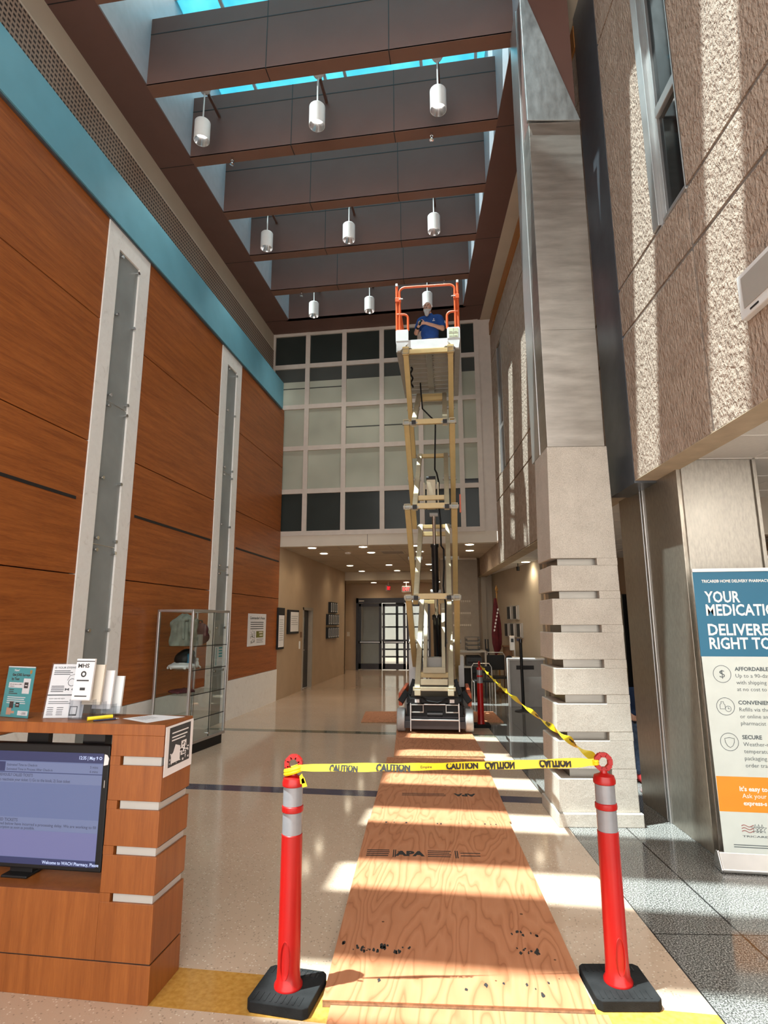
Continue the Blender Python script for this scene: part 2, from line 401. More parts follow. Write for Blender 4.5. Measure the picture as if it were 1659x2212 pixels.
def sub(name, mb, m, parent, bev=0, smooth=True, label=None):
    """a part: its mesh is given in world (or R) coordinates and follows its thing"""
    o = bpy.data.objects.new(name, mb if isinstance(mb, bpy.types.Mesh) else mb.mesh(name)); COL.objects.link(o)
    o.data.materials.append(m); fin(o, smooth, bev)
    o.parent = parent; o.matrix_parent_inverse = WORLD[parent.name].inverted(); WORLD[o.name] = Matrix()
    if label: o['label'] = label
    return o
def one(name, mb, m, label, cat, group=None, bev=0, smooth=True):
    """a thing that is a single mesh"""
    return setp(obj(name, mb, m, None, bev, smooth), label, cat, group)
def struct(name, mb, m, bev=0, smooth=True, parent=None):
    o = obj(name, mb, m, None, bev, smooth) if parent is None else sub(name, mb, m, parent, bev, smooth)
    if parent is None: o['kind'] = 'structure'
    return o
def dup(root, loc, label=None, group=None, rz=None):
    r = root.copy(); COL.objects.link(r); r.location = loc
    if rz is not None: r.rotation_euler = (0, 0, rz)
    if label: r['label'] = label
    if group: r['group'] = group
    WORLD[r.name] = Matrix.Translation(Vector(loc))
    for ch in [c for c in root.children]:
        c = ch.copy(); COL.objects.link(c); c.parent = r
        for g in ch.children:
            d = g.copy(); COL.objects.link(d); d.parent = c
    return r
def sroot(name, loc):
    o = thing(name, None, None, loc); o['kind'] = 'structure'; return o
# lettering: text turned into mesh, fitted to a cap height, laid on a plane
_tc = {}
def glyphs(body, bold):
    k = (body, bold)
    if k not in _tc:
        cu = bpy.data.curves.new('t', 'FONT'); cu.body = body; cu.size = 1; cu.offset = bold; cu.resolution_u = 2
        o = bpy.data.objects.new('t', cu); COL.objects.link(o)
        me = bpy.data.meshes.new_from_object(o.evaluated_get(bpy.context.evaluated_depsgraph_get()))
        vs = [v.co.copy() for v in me.vertices]; fs = [list(p.vertices) for p in me.polygons]
        bpy.data.objects.remove(o); bpy.data.curves.remove(cu); bpy.data.meshes.remove(me)
        _tc[k] = (vs, fs)
    return _tc[k]
CAP = .70
def text(mb, body, org, ex, ey, cap, width=None, bold=0.0, align='L', flip=False):
    vs, fs = glyphs(body, bold)
    if not vs: return
    org, ex, ey = Vector(org), Vector(ex), Vector(ey)
    x0 = min(v.x for v in vs); x1 = max(v.x for v in vs); sy = cap/CAP; sx = sy if width is None else width/max(1e-6, x1-x0)
    off = {'L': 0, 'C': -(x1-x0)*sx/2, 'R': -(x1-x0)*sx}[align]
    mb.add([org + ex*((v.x-x0)*sx+off) + ey*(v.y*sy) for v in vs], fs)
def lines(mb, org, ex, ey, w, n, pitch, th, rnd=.15):
    """rows of print too small to read"""
    org, ex, ey = Vector(org), Vector(ex), Vector(ey)
    for i in range(n):
        ww = w*(1-rnd*random.random()); p = org - ey*(i*pitch)
        mb.quad(p, p+ex*ww, p+ex*ww+ey*th, p+ey*th)
def rect(mb, org, ex, ey, x0, x1, y0, y1):
    org, ex, ey = Vector(org), Vector(ex), Vector(ey)
    mb.quad(org+ex*x0+ey*y0, org+ex*x1+ey*y0, org+ex*x1+ey*y1, org+ex*x0+ey*y1)
def arc(c, r, a0, a1, n, ex=(1,0,0), ey=(0,0,1)):
    c, ex, ey = Vector(c), Vector(ex), Vector(ey)
    return [c + ex*(r*math.cos(a0+(a1-a0)*i/n)) + ey*(r*math.sin(a0+(a1-a0)*i/n)) for i in range(n+1)]
def circ(mb, c, r, w, ex, ey, n=28):
    c, ex, ey = Vector(c), Vector(ex), Vector(ey); p = []
    for rr in (r, r-w): p += [c + ex*(rr*math.cos(2*PI*i/n)) + ey*(rr*math.sin(2*PI*i/n)) for i in range(n)]
    mb.add(p, [(i, (i+1)%n, n+(i+1)%n, n+i) for i in range(n)])
def fuse(prims, voxel, smooth=4):
    """capsules and ellipsoids merged into ONE continuous surface"""
    mb = MB()
    for p in prims:
        if p[0] == 'c':
            _, a, ra, b, rb = p; a = Vector(a); b = Vector(b)
            mb.cyl(a, b, ra, 14, rb); mb.sphere(a, ra, 14); mb.sphere(b, rb, 14)
        elif p[0] == 'e': mb.sphere(p[1], 1, 18, p[2])
    o = bpy.data.objects.new('tmp', mb.mesh('tmp')); COL.objects.link(o)
    r = o.modifiers.new('r', 'REMESH'); r.mode = 'VOXEL'; r.voxel_size = voxel
    if smooth:
        q = o.modifiers.new('s', 'SMOOTH'); q.iterations = smooth; q.factor = .5
    me = bpy.data.meshes.new_from_object(o.evaluated_get(bpy.context.evaluated_depsgraph_get()))
    bpy.data.objects.remove(o)
    return me

# ------------------------------------------------------------------ large structure
XL, XU, YG, ZC = -4.35, -4.69, 12.95, 8.81
struct('wall_added_backdrop', MB().box(-14, 10, 30, 30.2, 0, 9), M['cab_grey'], smooth=False)  # backdrop added outside to dim the bright sky seen through the doors
struct('floor', MB().box(-9, 9, -4, 30, -.2, 0), M['floor'], smooth=False)
# left wall: stone base, wood panels with joints, two stone-framed slots
segs = [(-3.0, 5.89), (6.83, 9.29), (10.20, 12.88)]
zs = [.68, 2.24, 3.79, 5.33, 6.77]
t = obj('wall_left', MB().box(XL-.34, XL-.08, -3.0, 12.88, 0, 6.77), M['groove'], smooth=False); t['kind'] = 'structure'
for y0, y1 in segs:
    b = MB().box(XL-.08, XL+.012, y0, y1, 0, .68); sub('stone_base', b, M['marble'], t, smooth=False)
    for z0, z1 in zip(zs[:-1], zs[1:]):
        sub('wood_panel', MB().box(XL-.08, XL, y0+.004, y1-.004, z0+.006, z1-.006), M['wall_wood'], t, .002, smooth=False)
    a, b_ = (y0, y1-.12) if y0 < 0 else (y0+.10, y1-.07)
    sub('black_reveal', MB().box(XL-.01, XL+.006, a, b_, 3.068, 3.103), M['groove'], t, smooth=False)
for y0, y1, s0, s1 in ((5.89, 6.83, 6.13, 6.585), (9.29, 10.20, 9.54, 9.97)):
    f = MB().box(XL-.08, XL+.012, y0, s0, 0, 6.77).box(XL-.08, XL+.012, s1, y1, 0, 6.77).box(XL-.08, XL+.012, s0, s1, 6.44, 6.77)
    fo = sub('stone_surround', f, M['marble'], t, .003, smooth=False)
    sub('frosted_panel', MB().box(XL-.07, XL-.012, s0, s1, 0, 6.44), M['frost'], t, smooth=False)
    k = MB()
    for z, pair in ((6.36, 0), (5.55, 0), (4.40, 1), (3.42, 0), (2.62, 1), (1.62, 0), (.9, 0)):
        for zz in ((z+.07, z-.07) if pair else (z,)):
            for yy in (s0+.045, s1-.045):
                k.cyl((XL-.035, yy, zz), (XL+.035, yy, zz), .014, 10).cyl((XL+.02, yy, zz), (XL+.04, yy, zz), .022, 12)
        if pair: k.box(XL-.012, XL-.009, s0, s1, z-.004, z+.004)
    sub('glass_standoff', k, M['chrome'], t)
tl = obj('trim_1', MB().box(XL-.34, XL+.05, -3.0, 12.62, 6.725, 7.375), M['teal'], smooth=False); tl['kind'] = 'structure'
sub('reveal_strip', MB().box(XL-.2, XL+.03, -3.0, 12.62, 6.70, 6.725), M['blue_metal'], tl, smooth=False)
wu = struct('wall_left_upper', MB().box(XU-.2, XU, -3.0, YG, 7.40, ZC), M['cream'], smooth=False)
sub('air_grille', MB().box(XU-.02, XU+.012, -3.0, 12.90, 7.55, 8.37), M['grille'], wu, smooth=False)
sub('grille_trim', MB().box(XU-.02, XU+.02, -3.0, 12.90, 7.47, 7.55).box(XU-.02, XU+.02, -3, 12.9, 8.37, 8.39), M['cream_light'], wu, smooth=False)

# ceiling: brown panels with slots, deep light fins, skylight above
XS, US = -4.11, 1.41           # slot ends: left wall direction / right wall direction
def xr(y, u=US): return (u - y*SY)/CY
c = MB()
c.box(XU, XS, -3.0, YG, ZC, ZC+.03)
def band(mb, x0a, x1a, x0b, x1b, ya, yb, z0, z1):
    mb.add([(x0a,ya,z0),(x1a,ya,z0),(x1b,yb,z0),(x0b,yb,z0),(x0a,ya,z1),(x1a,ya,z1),(x1b,yb,z1),(x0b,yb,z1)],
           [(0,3,2,1),(4,5,6,7),(0,1,5,4),(1,2,6,5),(2,3,7,6),(3,0,4,7)])
band(c, xr(-3), xr(-3, 1.87), xr(YG), xr(YG, 1.87), -3.0, YG, ZC, ZC+.03)
band(c, XS, xr(12.26), XS, xr(YG), 12.26, YG, ZC, ZC+.03)
band(c, XS, xr(-3), XS, xr(-2.6), -3.0, -2.6, ZC, ZC+.03)
ceil = struct('ceiling', c, M['brown'], smooth=False)
j = MB()
for y in (2.4, 4.9, 7.42, 9.93, 12.27):
    j.box(XU, XS, y-.006, y+.006, ZC-.001, ZC+.002)
    band(j, xr(y), xr(y, 1.87), xr(y), xr(y, 1.87), y-.006, y+.006, ZC-.001, ZC+.002)
sub('panel_joint', j, M['groove'], ceil, smooth=False)
c2 = MB(); band(c2, xr(-3, 1.87), xr(-3, 2.12), xr(YG, 1.87), xr(YG, 2.12), -3.0, YG, ZC-.012, ZC+.02)
struct('ceiling_border', c2, M['cream'], smooth=False)
for k in range(12):
    y = 6.04 + 1.2425*(k-7)          # front face of this fin
    if y > 11.3: break
    x1 = xr(y); x1b = xr(y+.19)
    fin_ = MB(); band(fin_, XS, x1, XS, xr(y+.02), y, y+.02, ZC, 9.90)
    fo = obj('ceiling_fin', fin_, M['brown'], smooth=False); setp(fo, None, None, None, 'structure')
    lip = MB(); band(lip, XS, x1, XS, x1b, y, y+.19, ZC-.003, ZC+.018); sub('fin_lip', lip, M['brown_lip'], fo, smooth=False)
    g = MB().box(XS, x1, y-.003, y+.001, 9.630, 9.645)
    xj = XS + (x1-XS)*.345; xj2 = XS + (x1-XS)*.68
    for q in (xj, xj2): g.box(q-.006, q+.006, y-.003, y+.001, ZC, 9.90).box(q-.006, q+.006, y-.002, y+.19, ZC-.005, ZC)
    sub('panel_joint', g, M['groove'], fo, smooth=False)
# light well walls and the far end of the last slot
w = MB().box(XS-.05, XS, -3, YG, ZC+.03, 10.95); struct('skylight_wall_left', w, M['well'], smooth=False)
w = MB(); band(w, xr(-3)+.0, xr(-3)+.06, xr(YG), xr(YG)+.06, -3, YG, ZC+.03, 10.9); struct('skylight_wall_right', w, M['well'], smooth=False)
struct('skylight_wall_far', MB().box(XS-.05, xr(12.26)+.06, 12.26, 12.32, ZC, 10.95), M['brown'], smooth=False)
# roof deck outside the skylight keeps the sky off the rooms
rd = MB().box(-12, XS-.05, -4, 24.5, 10.9, 11.0).box(-12, 9, YG, 24.5, 10.9, 11.0)
band(rd, xr(-4)+.06, 9, xr(YG)+.06, 9, -4, YG, 10.9, 11.0); struct('ceiling_roof_deck', rd, M['white'], smooth=False)
# skylight glazing: clear strips let the sun through, fritted strips between
P, YO = 1.2425, 3.035-1.69
sk = thing('skylight', 'teal tinted skylight of clear and frosted glass strips above the brown ceiling fins', 'skylight', (-1.6, 5, 10.9)); sk['kind'] = 'structure'
fr, gl, bars = MB(), MB(), MB()
for k in range(-5, 9):
    a = YO + P*k - .22; b2 = YO + P*k + .22; nx = YO + P*(k+1) - .22
    if b2 > 12.3: break
    band(gl, XS, xr(a), XS, xr(b2), a, b2, 10.915, 10.92)
    band(fr, XS, xr(b2), XS, xr(nx), b2, min(nx, 12.26), 10.90, 10.905)
    bars.box(XS, xr(a), b2-.012, b2+.012, 10.86, 10.93)
    for x in (-3.45, -2.2, -1.85, -.55, .35): bars.box(x-.025, x+.025, b2, min(nx, 12.26), 10.86, 10.90)
sub('clear_pane', gl, M['sky_glass'], sk, smooth=False); sub('frosted_pane', fr, M['frit'], sk, smooth=False); sub('glazing_bar', bars, M['white'], sk, smooth=False)

# far glass wall
def gy(y): return y
colx = [-4.69, -3.80, -2.88, -1.955, -1.03, -.105, .31]; rowz = [3.745, 4.75, 5.81, 6.86, 7.92, 8.79]
wf = sroot('window_1', (-2.2, YG, 3.7))
fm = MB(); hw = .055
for x in colx: fm.box(x-hw, x+hw, YG-.05, YG+.05, 3.70, ZC)
for z in rowz: fm.box(-4.74, .36, YG-.045, YG+.05, z-hw, z+hw)
fm.box(.36, .66, YG-.02, YG+.05, 3.70, ZC)
sub('window_frame', fm, M['white_frame'], wf, smooth=False)
for i in range(6):
    for r in range(5):
        x0, x1, z0, z1 = colx[i]+hw, colx[i+1]-hw, rowz[r]+hw, rowz[r+1]-hw
        mm = M['dark_glass'] if r in (0, 4) else M['blind_glass']
        sub('pane', MB().box(x0, x1, YG, YG+.01, z0, z1), mm, wf, smooth=False)
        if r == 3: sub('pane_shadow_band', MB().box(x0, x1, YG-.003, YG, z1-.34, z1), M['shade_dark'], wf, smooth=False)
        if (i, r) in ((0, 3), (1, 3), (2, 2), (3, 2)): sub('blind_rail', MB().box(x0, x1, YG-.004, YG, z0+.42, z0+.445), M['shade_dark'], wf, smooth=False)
        if r == 1 and i == 5: sub('blind_gap', MB().box(x0, x1, YG-.004, YG, z0, z0+.11), M['black_glass'], wf, smooth=False)
sp = struct('wall_spandrel', MB().box(-4.74, .62, YG-.03, YG+.25, 3.44, 3.70), M['cream_light'], smooth=False)
sub('spandrel_joint', MB().box(-2.30, -2.292, YG-.033, YG-.029, 3.44, 3.70), M['groove'], sp, smooth=False)
# corridor beyond
cw = struct('wall_corridor_left', MB().box(XL-.2, XL, 12.88, 14.89, 0, 3.44).box(XL-.2, XL, 15.80, 20.1, 0, 3.44).box(XL-.2, XL, 14.89, 15.80, 2.09, 3.44), M['beige_wall'], smooth=False)
struct('wall_corridor_left_end', MB().box(-5.2, XL, 20.0, 20.1, 0, 3.44).box(-4.9, -4.69, 20.1, 21.8, 0, 3.3), M['beige_wall'], smooth=False)
struct('wall_corridor_back', MB().box(-4.9, -4.26, 21.7, 21.9, 0, 3.4).box(-1.5, 4, 21.7, 21.9, 0, 3.4).box(-4.26, -1.5, 21.7, 21.9, 2.60, 3.4), M['beige_wall'], smooth=False)
cc = struct('ceiling_corridor', MB().box(-5.2, 3.2, YG+.2, 20.0, 3.44, 3.5).box(-5.2, 3.2, 20.0, 20.1, 3.15, 3.5).box(-5.2, 3.2, 20.1, 21.9, 3.15, 3.2), M['cream'], smooth=False)
jj = MB()
for x in (-3.05, -1.83, -.6): jj.box(x-.008, x+.008, YG+.2, 20, 3.437, 3.441)
for y in (13.75, 14.97, 16.2, 17.4, 18.6): jj.box(-4.35, 1, y-.008, y+.008, 3.437, 3.441)
sub('tile_joint', jj, M['taupe'], cc, smooth=False)

# right wall above the opening (blasted concrete panels), with window recesses
UW, ZB = 2.09, 2.954
def rbox(mb, u0, u1, v0, v1, z0, z1): return mb.box(u0, u1, v0, v1, z0, z1)
wr = obj('wall_right', MB('R').box(UW+.03, UW+.22, -3.2, 3.80, ZB, 10.0).box(UW+.03, UW+.22, 4.335, 5.146, ZB, 10.0).box(UW+.03, UW+.22, 3.80, 4.335, ZB, 4.845), M['smooth_conc'], smooth=False); wr['kind'] = 'structure'
WV0, WV1, WZ0, WZ1 = 3.80, 4.335, 4.845, 8.75
g = .017
def panel(v0, v1, z0, z1): sub('concrete_panel', MB('R').box(UW, UW+.05, v0, v1, z0, z1), M['stucco'], wr, smooth=False)
panel(-3.2, 3.80-g, ZB, 4.34-g); panel(3.80+g, 5.146, ZB, 4.34-g)
panel(-3.2, 3.80-g, 4.34+g, 4.82-g); panel(3.80+g, 5.146, 4.34+g, 4.82-g)
panel(-3.2, 3.80-g, 4.82+g, ZC); panel(WV1+.005, 5.146, 4.82+g, 7.67-g); panel(WV1+.005, 5.146, 7.67+g, ZC)
sub('reveal_joint', MB('R').box(UW+.010, UW+.04, -3.2, 5.146, 4.82-g, 4.82+g).box(UW+.010, UW+.04, -3.2, 5.146, 4.34-g, 4.34+g).box(UW+.012, UW+.04, 3.80-g, 3.80+g, ZB, 4.85), M['alu'], wr, smooth=False)
sub('panel_soffit', MB('R').box(UW, UW+.22, -3.2, 5.146, ZB-.004, ZB+.004), M['smooth_conc'], wr, smooth=False)
w2 = sroot('window_2', RW(UW, 4.0, 4.8))
sub('window_frame', MB('R').box(UW-.01, UW+.22, 4.23, WV1, WZ0, 10.0).box(UW+.03, UW+.22, 4.165, 4.23, WZ0, 10.0).box(UW+.02, UW+.16, WV0+.0, 4.165, 5.785, 5.875).box(UW, UW+.16, WV0, 4.165, WZ0-.02, WZ0+.015).box(UW, UW+.16, 3.80, 3.812, WZ0, 10.0), M['alu'], w2, .004, smooth=False)
sub('pane', MB('R').box(UW+.055, UW+.06, 3.80, 4.175, WZ0+.0, 5.785), M['black_glass'], w2, smooth=False)
sub('pane', MB('R').box(UW+.055, UW+.06, 3.80, 4.175, 5.875, 10.0), M['black_glass'], w2, smooth=False)
# metal panel between the wall and the stone column
struct('trim_2', MB('R').box(UW-.005, UW+.22, 5.15, 5.78, 2.93, ZC), M['blue_metal'], smooth=False)
# far part of the right wall
wf2 = obj('wall_right_far', MB('R').box(UW+.03, UW+.22, 5.78, 16.6, ZB, 3.44).box(UW+.03, UW+.22, 5.78, 12.79, 3.44, 10.0), M['smooth_conc'], smooth=False); wf2['kind'] = 'structure'
def panel2(v0, v1, z0, z1): sub('concrete_panel', MB('R').box(UW, UW+.05, v0, v1, z0, z1), M['stucco'], wf2, smooth=False)
for a, b2 in ((5.78, 8.2), (8.2, 10.62), (10.62, 12.79)):
    for z0, z1 in ((ZB, 4.34), (4.34, 4.82), (4.82, 7.67), (7.67, 8.38)):
        if a > 10 and z0 == 4.82:
            panel2(a+.008, 11.45, z0+g, z1-g); panel2(12.05, b2, z0+g, z1-g)
        else: panel2(a+.008, b2-.008, z0+g, z1-g)
panel2(12.80, 16.6, ZB, 3.44)
w3 = sroot('window_3', RW(UW, 11.7, 4.8))
sub('window_frame', MB('R').box(UW, UW+.1, 11.45, 11.53, 4.83, 7.66).box(UW, UW+.1, 11.97, 12.05, 4.83, 7.66).box(UW+.02, UW+.1, 11.53, 11.97, 5.78, 5.86), M['alu'], w3, smooth=False)
sub('pane', MB('R').box(UW+.022, UW+.028, 11.53, 11.97, 4.83, 5.78), M['black_glass'], w3, smooth=False)
sub('pane', MB('R').box(UW+.022, UW+.028, 11.53, 11.97, 5.86, 7.66), M['black_glass'], w3, smooth=False)
sub('panel_soffit', MB('R').box(UW, UW+.22, 5.78, 16.6, ZB-.004, ZB+.004), M['smooth_conc'], wf2, smooth=False)
sub('wood_strip', MB('R').box(UW-.015, UW+.03, 5.78, 12.79, 8.39, 8.70), wood('orange_brown_strip', (.30, .11, .025), (.40, .17, .045), 'Y', .5), wf2, smooth=False)

# stone and steel column
col = sroot('column', RW(1.65, 5.6, 0)); col['label'] = 'stone column with seven dark slots and brushed steel upper part'
def colblock(z0, z1, slot):
    def uv_(z):
        k = (z-.1)/3.25
        return 1.305+.075*k, 1.985-.038*k, 5.37+.01*k, 5.90-.0*k
    a = uv_(z0); b = uv_(z1); m = MB('R'); ul = [a[0], b[0]]
    if slot: ul = [1.775, 1.775]
    m.add([(ul[0],a[2],z0),(a[1],a[2],z0),(a[1],a[3],z0),(ul[0],a[3],z0),(ul[1],b[2],z1),(b[1],b[2],z1),(b[1],b[3],z1),(ul[1],b[3],z1)],
          [(0,3,2,1),(4,5,6,7),(0,1,5,4),(1,2,6,5),(2,3,7,6),(3,0,4,7)])
    return sub('stone_course', m, M['stone'], col, .006 if not slot else 0, smooth=False)
sl = [(.377,.454),(.686,.757),(.994,1.068),(1.297,1.370),(1.608,1.674),(1.910,1.977),(2.213,2.277)]
sub('plinth', MB('R').box(1.288, 2.003, 5.335, 5.95, 0, .108), M['stone'], col, .006, smooth=False)
z = .108
for a, b2 in sl:
    colblock(z, a, False); colblock(a, b2, True); z = b2
colblock(z, 3.35, False)
sub('steel_core', MB('R').box(1.43, 1.80, 5.44, 5.84, .1, 3.3), M['steel_core'], col, smooth=False)
sub('steel_cladding', MB('R').box(1.385, 1.925, 5.38, 5.66, 3.35, 6.97).box(1.385, 1.925, 5.375, 5.38, 3.35, 4.555).box(1.385, 1.925, 5.376, 5.38, 4.562, 6.97), M['steel'], col, .003, smooth=False)
sub('side_channel', MB('R').box(1.378, 1.46, 5.67, 6.02, 3.35, ZC), M['alu'], col, .004, smooth=False)
sub('upper_core', MB('R').box(1.40, 1.915, 5.44, 5.95, 6.97, ZC), M['brown'], col, smooth=False)
tri = MB('R'); tri.prism([(1.370, 6.985), (1.928, 6.97), (1.435, 8.60), (1.36, 8.60)], (0, 5.40, 0), (1,0,0), (0,0,1), (0, -.045, 0))
sub('folded_steel_wedge', tri, M['steel_wedge'], col, .003, smooth=False)

# low area on the right: steel-clad walls, tiled ceiling, plain back walls
struct('wall_steel', MB('R').box(2.28, 2.90, 4.77, 5.45, 0, 3.03).box(2.28, 2.90, 5.54, 6.08, 0, 3.03).box(2.30, 2.9, 5.44, 5.55, 0, 3.03), M['steel_v'], .004, smooth=False)
struct('trim_3', MB('R').box(2.268, 2.31, 5.455, 5.485, 0, 2.95).box(2.268, 2.31, 5.51, 5.535, 0, 2.95), M['alu'], .003, smooth=False)
struct('wall_steel_end', MB('R').box(2.315, 2.885, 4.755, 4.77, 0, 3.03).box(2.90, 2.93, 4.75, 4.80, 0, 3.03), M['steel_dull'], .003, smooth=False)
c3 = struct('ceiling_right', MB('R').box(2.28, 9.5, -3.5, 17, 3.03, 3.10), M['tile'], smooth=False)
tj = MB('R')
for u in (2.9, 3.51, 4.12, 4.73, 5.34, 5.95): tj.box(u-.008, u+.008, -3.5, 17, 3.027, 3.031)
for i in range(30): tj.box(2.28, 9.5, -3.2+i*.61-.008, -3.2+i*.61+.008, 3.027, 3.031)
sub('tile_grid', tj, M['white'], c3, smooth=False)
struct('wall_right_room', MB('R').box(6.2, 6.35, -3.5, 17, 0, 3.03), M['beige_wall'], smooth=False)
struct('wall_right_room_far', MB('R').box(2.95, 6.2, 12.3, 12.45, 0, 3.03), M['beige_wall'], smooth=False)
struct('wall_right_room_mid', MB('R').box(3.6, 6.2, 7.2, 7.35, 0, 2.55), M['beige_wall'], smooth=False)
struct('trim_4', MB('R').box(2.9, 6.2, 6.3, 6.42, 2.62, 3.03), M['taupe'], smooth=False)
# slanted wall with the pictures
pa, pb = Vector((2.93, 12.6)), Vector((2.46, 16.6))
pd = (pb-pa).normalized(); pn = Vector((-pd.y, pd.x))      # towards the lobby
m = MB('R'); q = -pn*.12
m.add([(pa.x,pa.y,0),(pb.x,pb.y,0),(pb.x+q.x,pb.y+q.y,0),(pa.x+q.x,pa.y+q.y,0)] + [(pa.x,pa.y,3.03),(pb.x,pb.y,3.03),(pb.x+q.x,pb.y+q.y,3.03),(pa.x+q.x,pa.y+q.y,3.03)],
      [(0,3,2,1),(4,5,6,7),(0,1,5,4),(1,2,6,5),(2,3,7,6),(3,0,4,7)])
struct('wall_picture', m, M['cream'], smooth=False)
struct('wall_corridor_right', MB('R').box(2.26, 2.50, 16.5, 16.7, 0, 3.0).box(2.09, 2.3, 16.6, 23, 0, 3.44).box(2.15, 2.28, 16.35, 16.6, 0, 2.95), M['cream'], smooth=False)
tp = struct('wall_taupe_pier', MB('R').box(1.0, 2.02, 16.0, 16.3, 0, 3.42), M['taupe'], smooth=False)
struct('trim_5', MB('R').box(1.0, 2.0, 15.97, 16.0, 3.40, 3.44), M['cream_light'], smooth=False)

# ------------------------------------------------------------------ ceiling fittings
def pendant(x, y, label):
    t = thing('pendant_light', label, 'pendant lamp', (x, y, 8.57), 'pendant downlights between the ceiling fins')
    sub('stem', MB().cyl((x, y, 8.88), (x, y, 9.46), .011, 8), M['white'], t)
    sub('canopy', MB().lathe((x, y, 0), [(.02, 9.38), (.06, 9.41), (.085, 9.46), (.085, 9.49)], 18), M['white'], t)
    sub('mounting_arm', MB().box(x-.02, x+.02, y-.02, y+.515, 9.47, 9.50), M['brown'], t, smooth=False)
    sh = MB().lathe((x, y, 0), [(.108, 8.57), (.112, 8.572), (.112, 8.875), (.104, 8.885), (.02, 8.888)], 28); sh.f.pop(-2)
    sub('lamp_shade', sh, M['white'], t)
    rf = MB(); a = rf.ring((x, y, 8.572), (0, 0, 1), .106, 28); b = rf.ring((x, y, 8.70), (0, 0, 1), .062, 28)
    rf.add(a+b, [(i, (i+1) % 28, 28+(i+1) % 28, 28+i) for i in range(28)]); sub('reflector', rf, M['chrome'], t)
    sub('lamp_face', MB().cyl((x, y, 8.70), (x, y, 8.71), .063, 20), M['lamp_glow'], t)
    ld = bpy.data.lights.new('lamp_beam', 'SPOT'); ld.energy = 45; ld.spot_size = 1.5; ld.spot_blend = .6; ld.shadow_soft_size = .06; ld.color = (1, .95, .86)
    lo = bpy.data.objects.new('lamp_beam', ld); COL.objects.link(lo); lo.parent = t; lo.location = (0, 0, .08)
    return t
rows = [(6.77, (-3.66, -1.94, -.235), 'nearest'), (9.27, (-3.575, -2.007, -.45), 'middle'), (11.75, (-3.345, -2.055, -.75), 'farthest')]
for y, xs, rn in rows:
    for x, pn_ in zip(xs, ('left', 'centre', 'right')):
        extra = ' above the worker' if (rn == 'farthest' and pn_ == 'right') else ''
        pendant(x, y, '%s white cylinder pendant of the %s row of three%s' % (pn_, rn, extra))
def sprinkler(x, y, label):
    t = thing('sprinkler_head', label, 'sprinkler', (x, y, ZC), 'sprinkler heads under the fins')
    sub('pipe', MB().cyl((x, y, ZC-.05), (x, y, ZC), .022, 10), M['chrome'], t)
    sub('deflector', MB().lathe((x, y, ZC-.12), [(.012, .07), (.012, .02), (.034, .012), (.034, 0), (.005, -.005)], 14), M['chrome'], t)
sprinkler(-3.46, 7.38, 'chrome sprinkler on the second fin, near the left pendant')
sprinkler(-.365, 7.38, 'chrome sprinkler on the second fin, near the right pendant')
sprinkler(-3.45, 11.12, 'chrome sprinkler on the farthest fin, left side')
sprinkler(-.35, 11.13, 'chrome sprinkler on the farthest fin, above the lift basket')
def downlight(x, y, z, label, en=18, grp='round downlights in the corridor ceiling'):
    t = thing('ceiling_downlight', label, 'ceiling light', (x, y, z), grp)
    sub('trim_ring', MB().lathe((x, y, z-.012), [(.12, 0), (.12, .012), (.09, .014)], 20), M['white'], t)
    sub('lens', MB().cyl((x, y, z-.016), (x, y, z-.011), .092, 20), M['down_glow'], t)
    ld = bpy.data.lights.new('down_beam', 'SPOT'); ld.energy = en; ld.spot_size = 2.5; ld.spot_blend = .8; ld.shadow_soft_size = .09; ld.color = (1, .84, .60)
    lo = bpy.data.objects.new('down_beam', ld); COL.objects.link(lo); lo.parent = t; lo.location = (0, 0, -.03)
    return t
cn = {-3.66: 'leftmost', -2.44: 'second from left', -1.22: 'third from left', .01: 'rightmost'}
rn = {13.15: 'first', 14.28: 'second', 17.52: 'third', 19.5: 'fourth'}
for y in rn:
    for x in cn:
        if x == .01 and y > 15: continue
        downlight(x, y, 3.44, '%s downlight in the %s row of the corridor ceiling' % (cn[x], rn[y]))
for x, n in ((-3.5, 'left'), (-2.3, 'middle'), (-1.1, 'right')):
    downlight(x, 21.05, 3.15, '%s downlight of the row just before the dark doors' % n, 25)
p = RW(2.72, 13.0); downlight(p.x, p.y, 3.03, 'downlight in the white ceiling before the wall of framed portraits', 30, 'downlights beside the picture wall')
for i, (u, v) in enumerate(((3.3, 3.0), (4.6, 3.6), (4.6, 1.2), (5.2, 5.4))):  # glowing panels added to brighten the right-hand room, no known fittings
    pl = thing('added_fill_panel', ('added fill light panel in the tiled ceiling behind the steel column, nearest', 'added fill light panel far right in the tiled ceiling', 'added fill light panel in the tiled ceiling, nearest the back of the room', 'added fill light panel in the tiled ceiling, farthest')[i], 'ceiling light', (u, v, 3.02), 'added fill light panels of the right-hand room', 'R')
    sub('frame', MB('R').box(u-.3, u+.3, v-.3, v+.3, 3.018, 3.03), M['white'], pl, smooth=False)
    sub('diffuser', MB('R').box(u-.28, u+.28, v-.28, v+.28, 3.014, 3.018), emis('fill_glow_%d' % i, (1, .96, .88), 18.0), pl, smooth=False)
vent = thing('ceiling_vent', 'square dark air vent in the corridor ceiling', 'vent', (-1.9, 14.35, 3.43))
sub('frame', MB().box(-2.2, -1.6, 14.05, 14.65, 3.430, 3.44), M['cream'], vent, smooth=False)
k = MB()
for i in range(8): k.box(-2.16, -1.64, 14.1+i*.065, 14.13+i*.065, 3.422, 3.432)
sub('slat', k, M['taupe'], vent, smooth=False)
sm = thing('smoke_detector', 'small white round detector on the corridor ceiling', 'smoke detector', (-3.04, 14.3, 3.40))
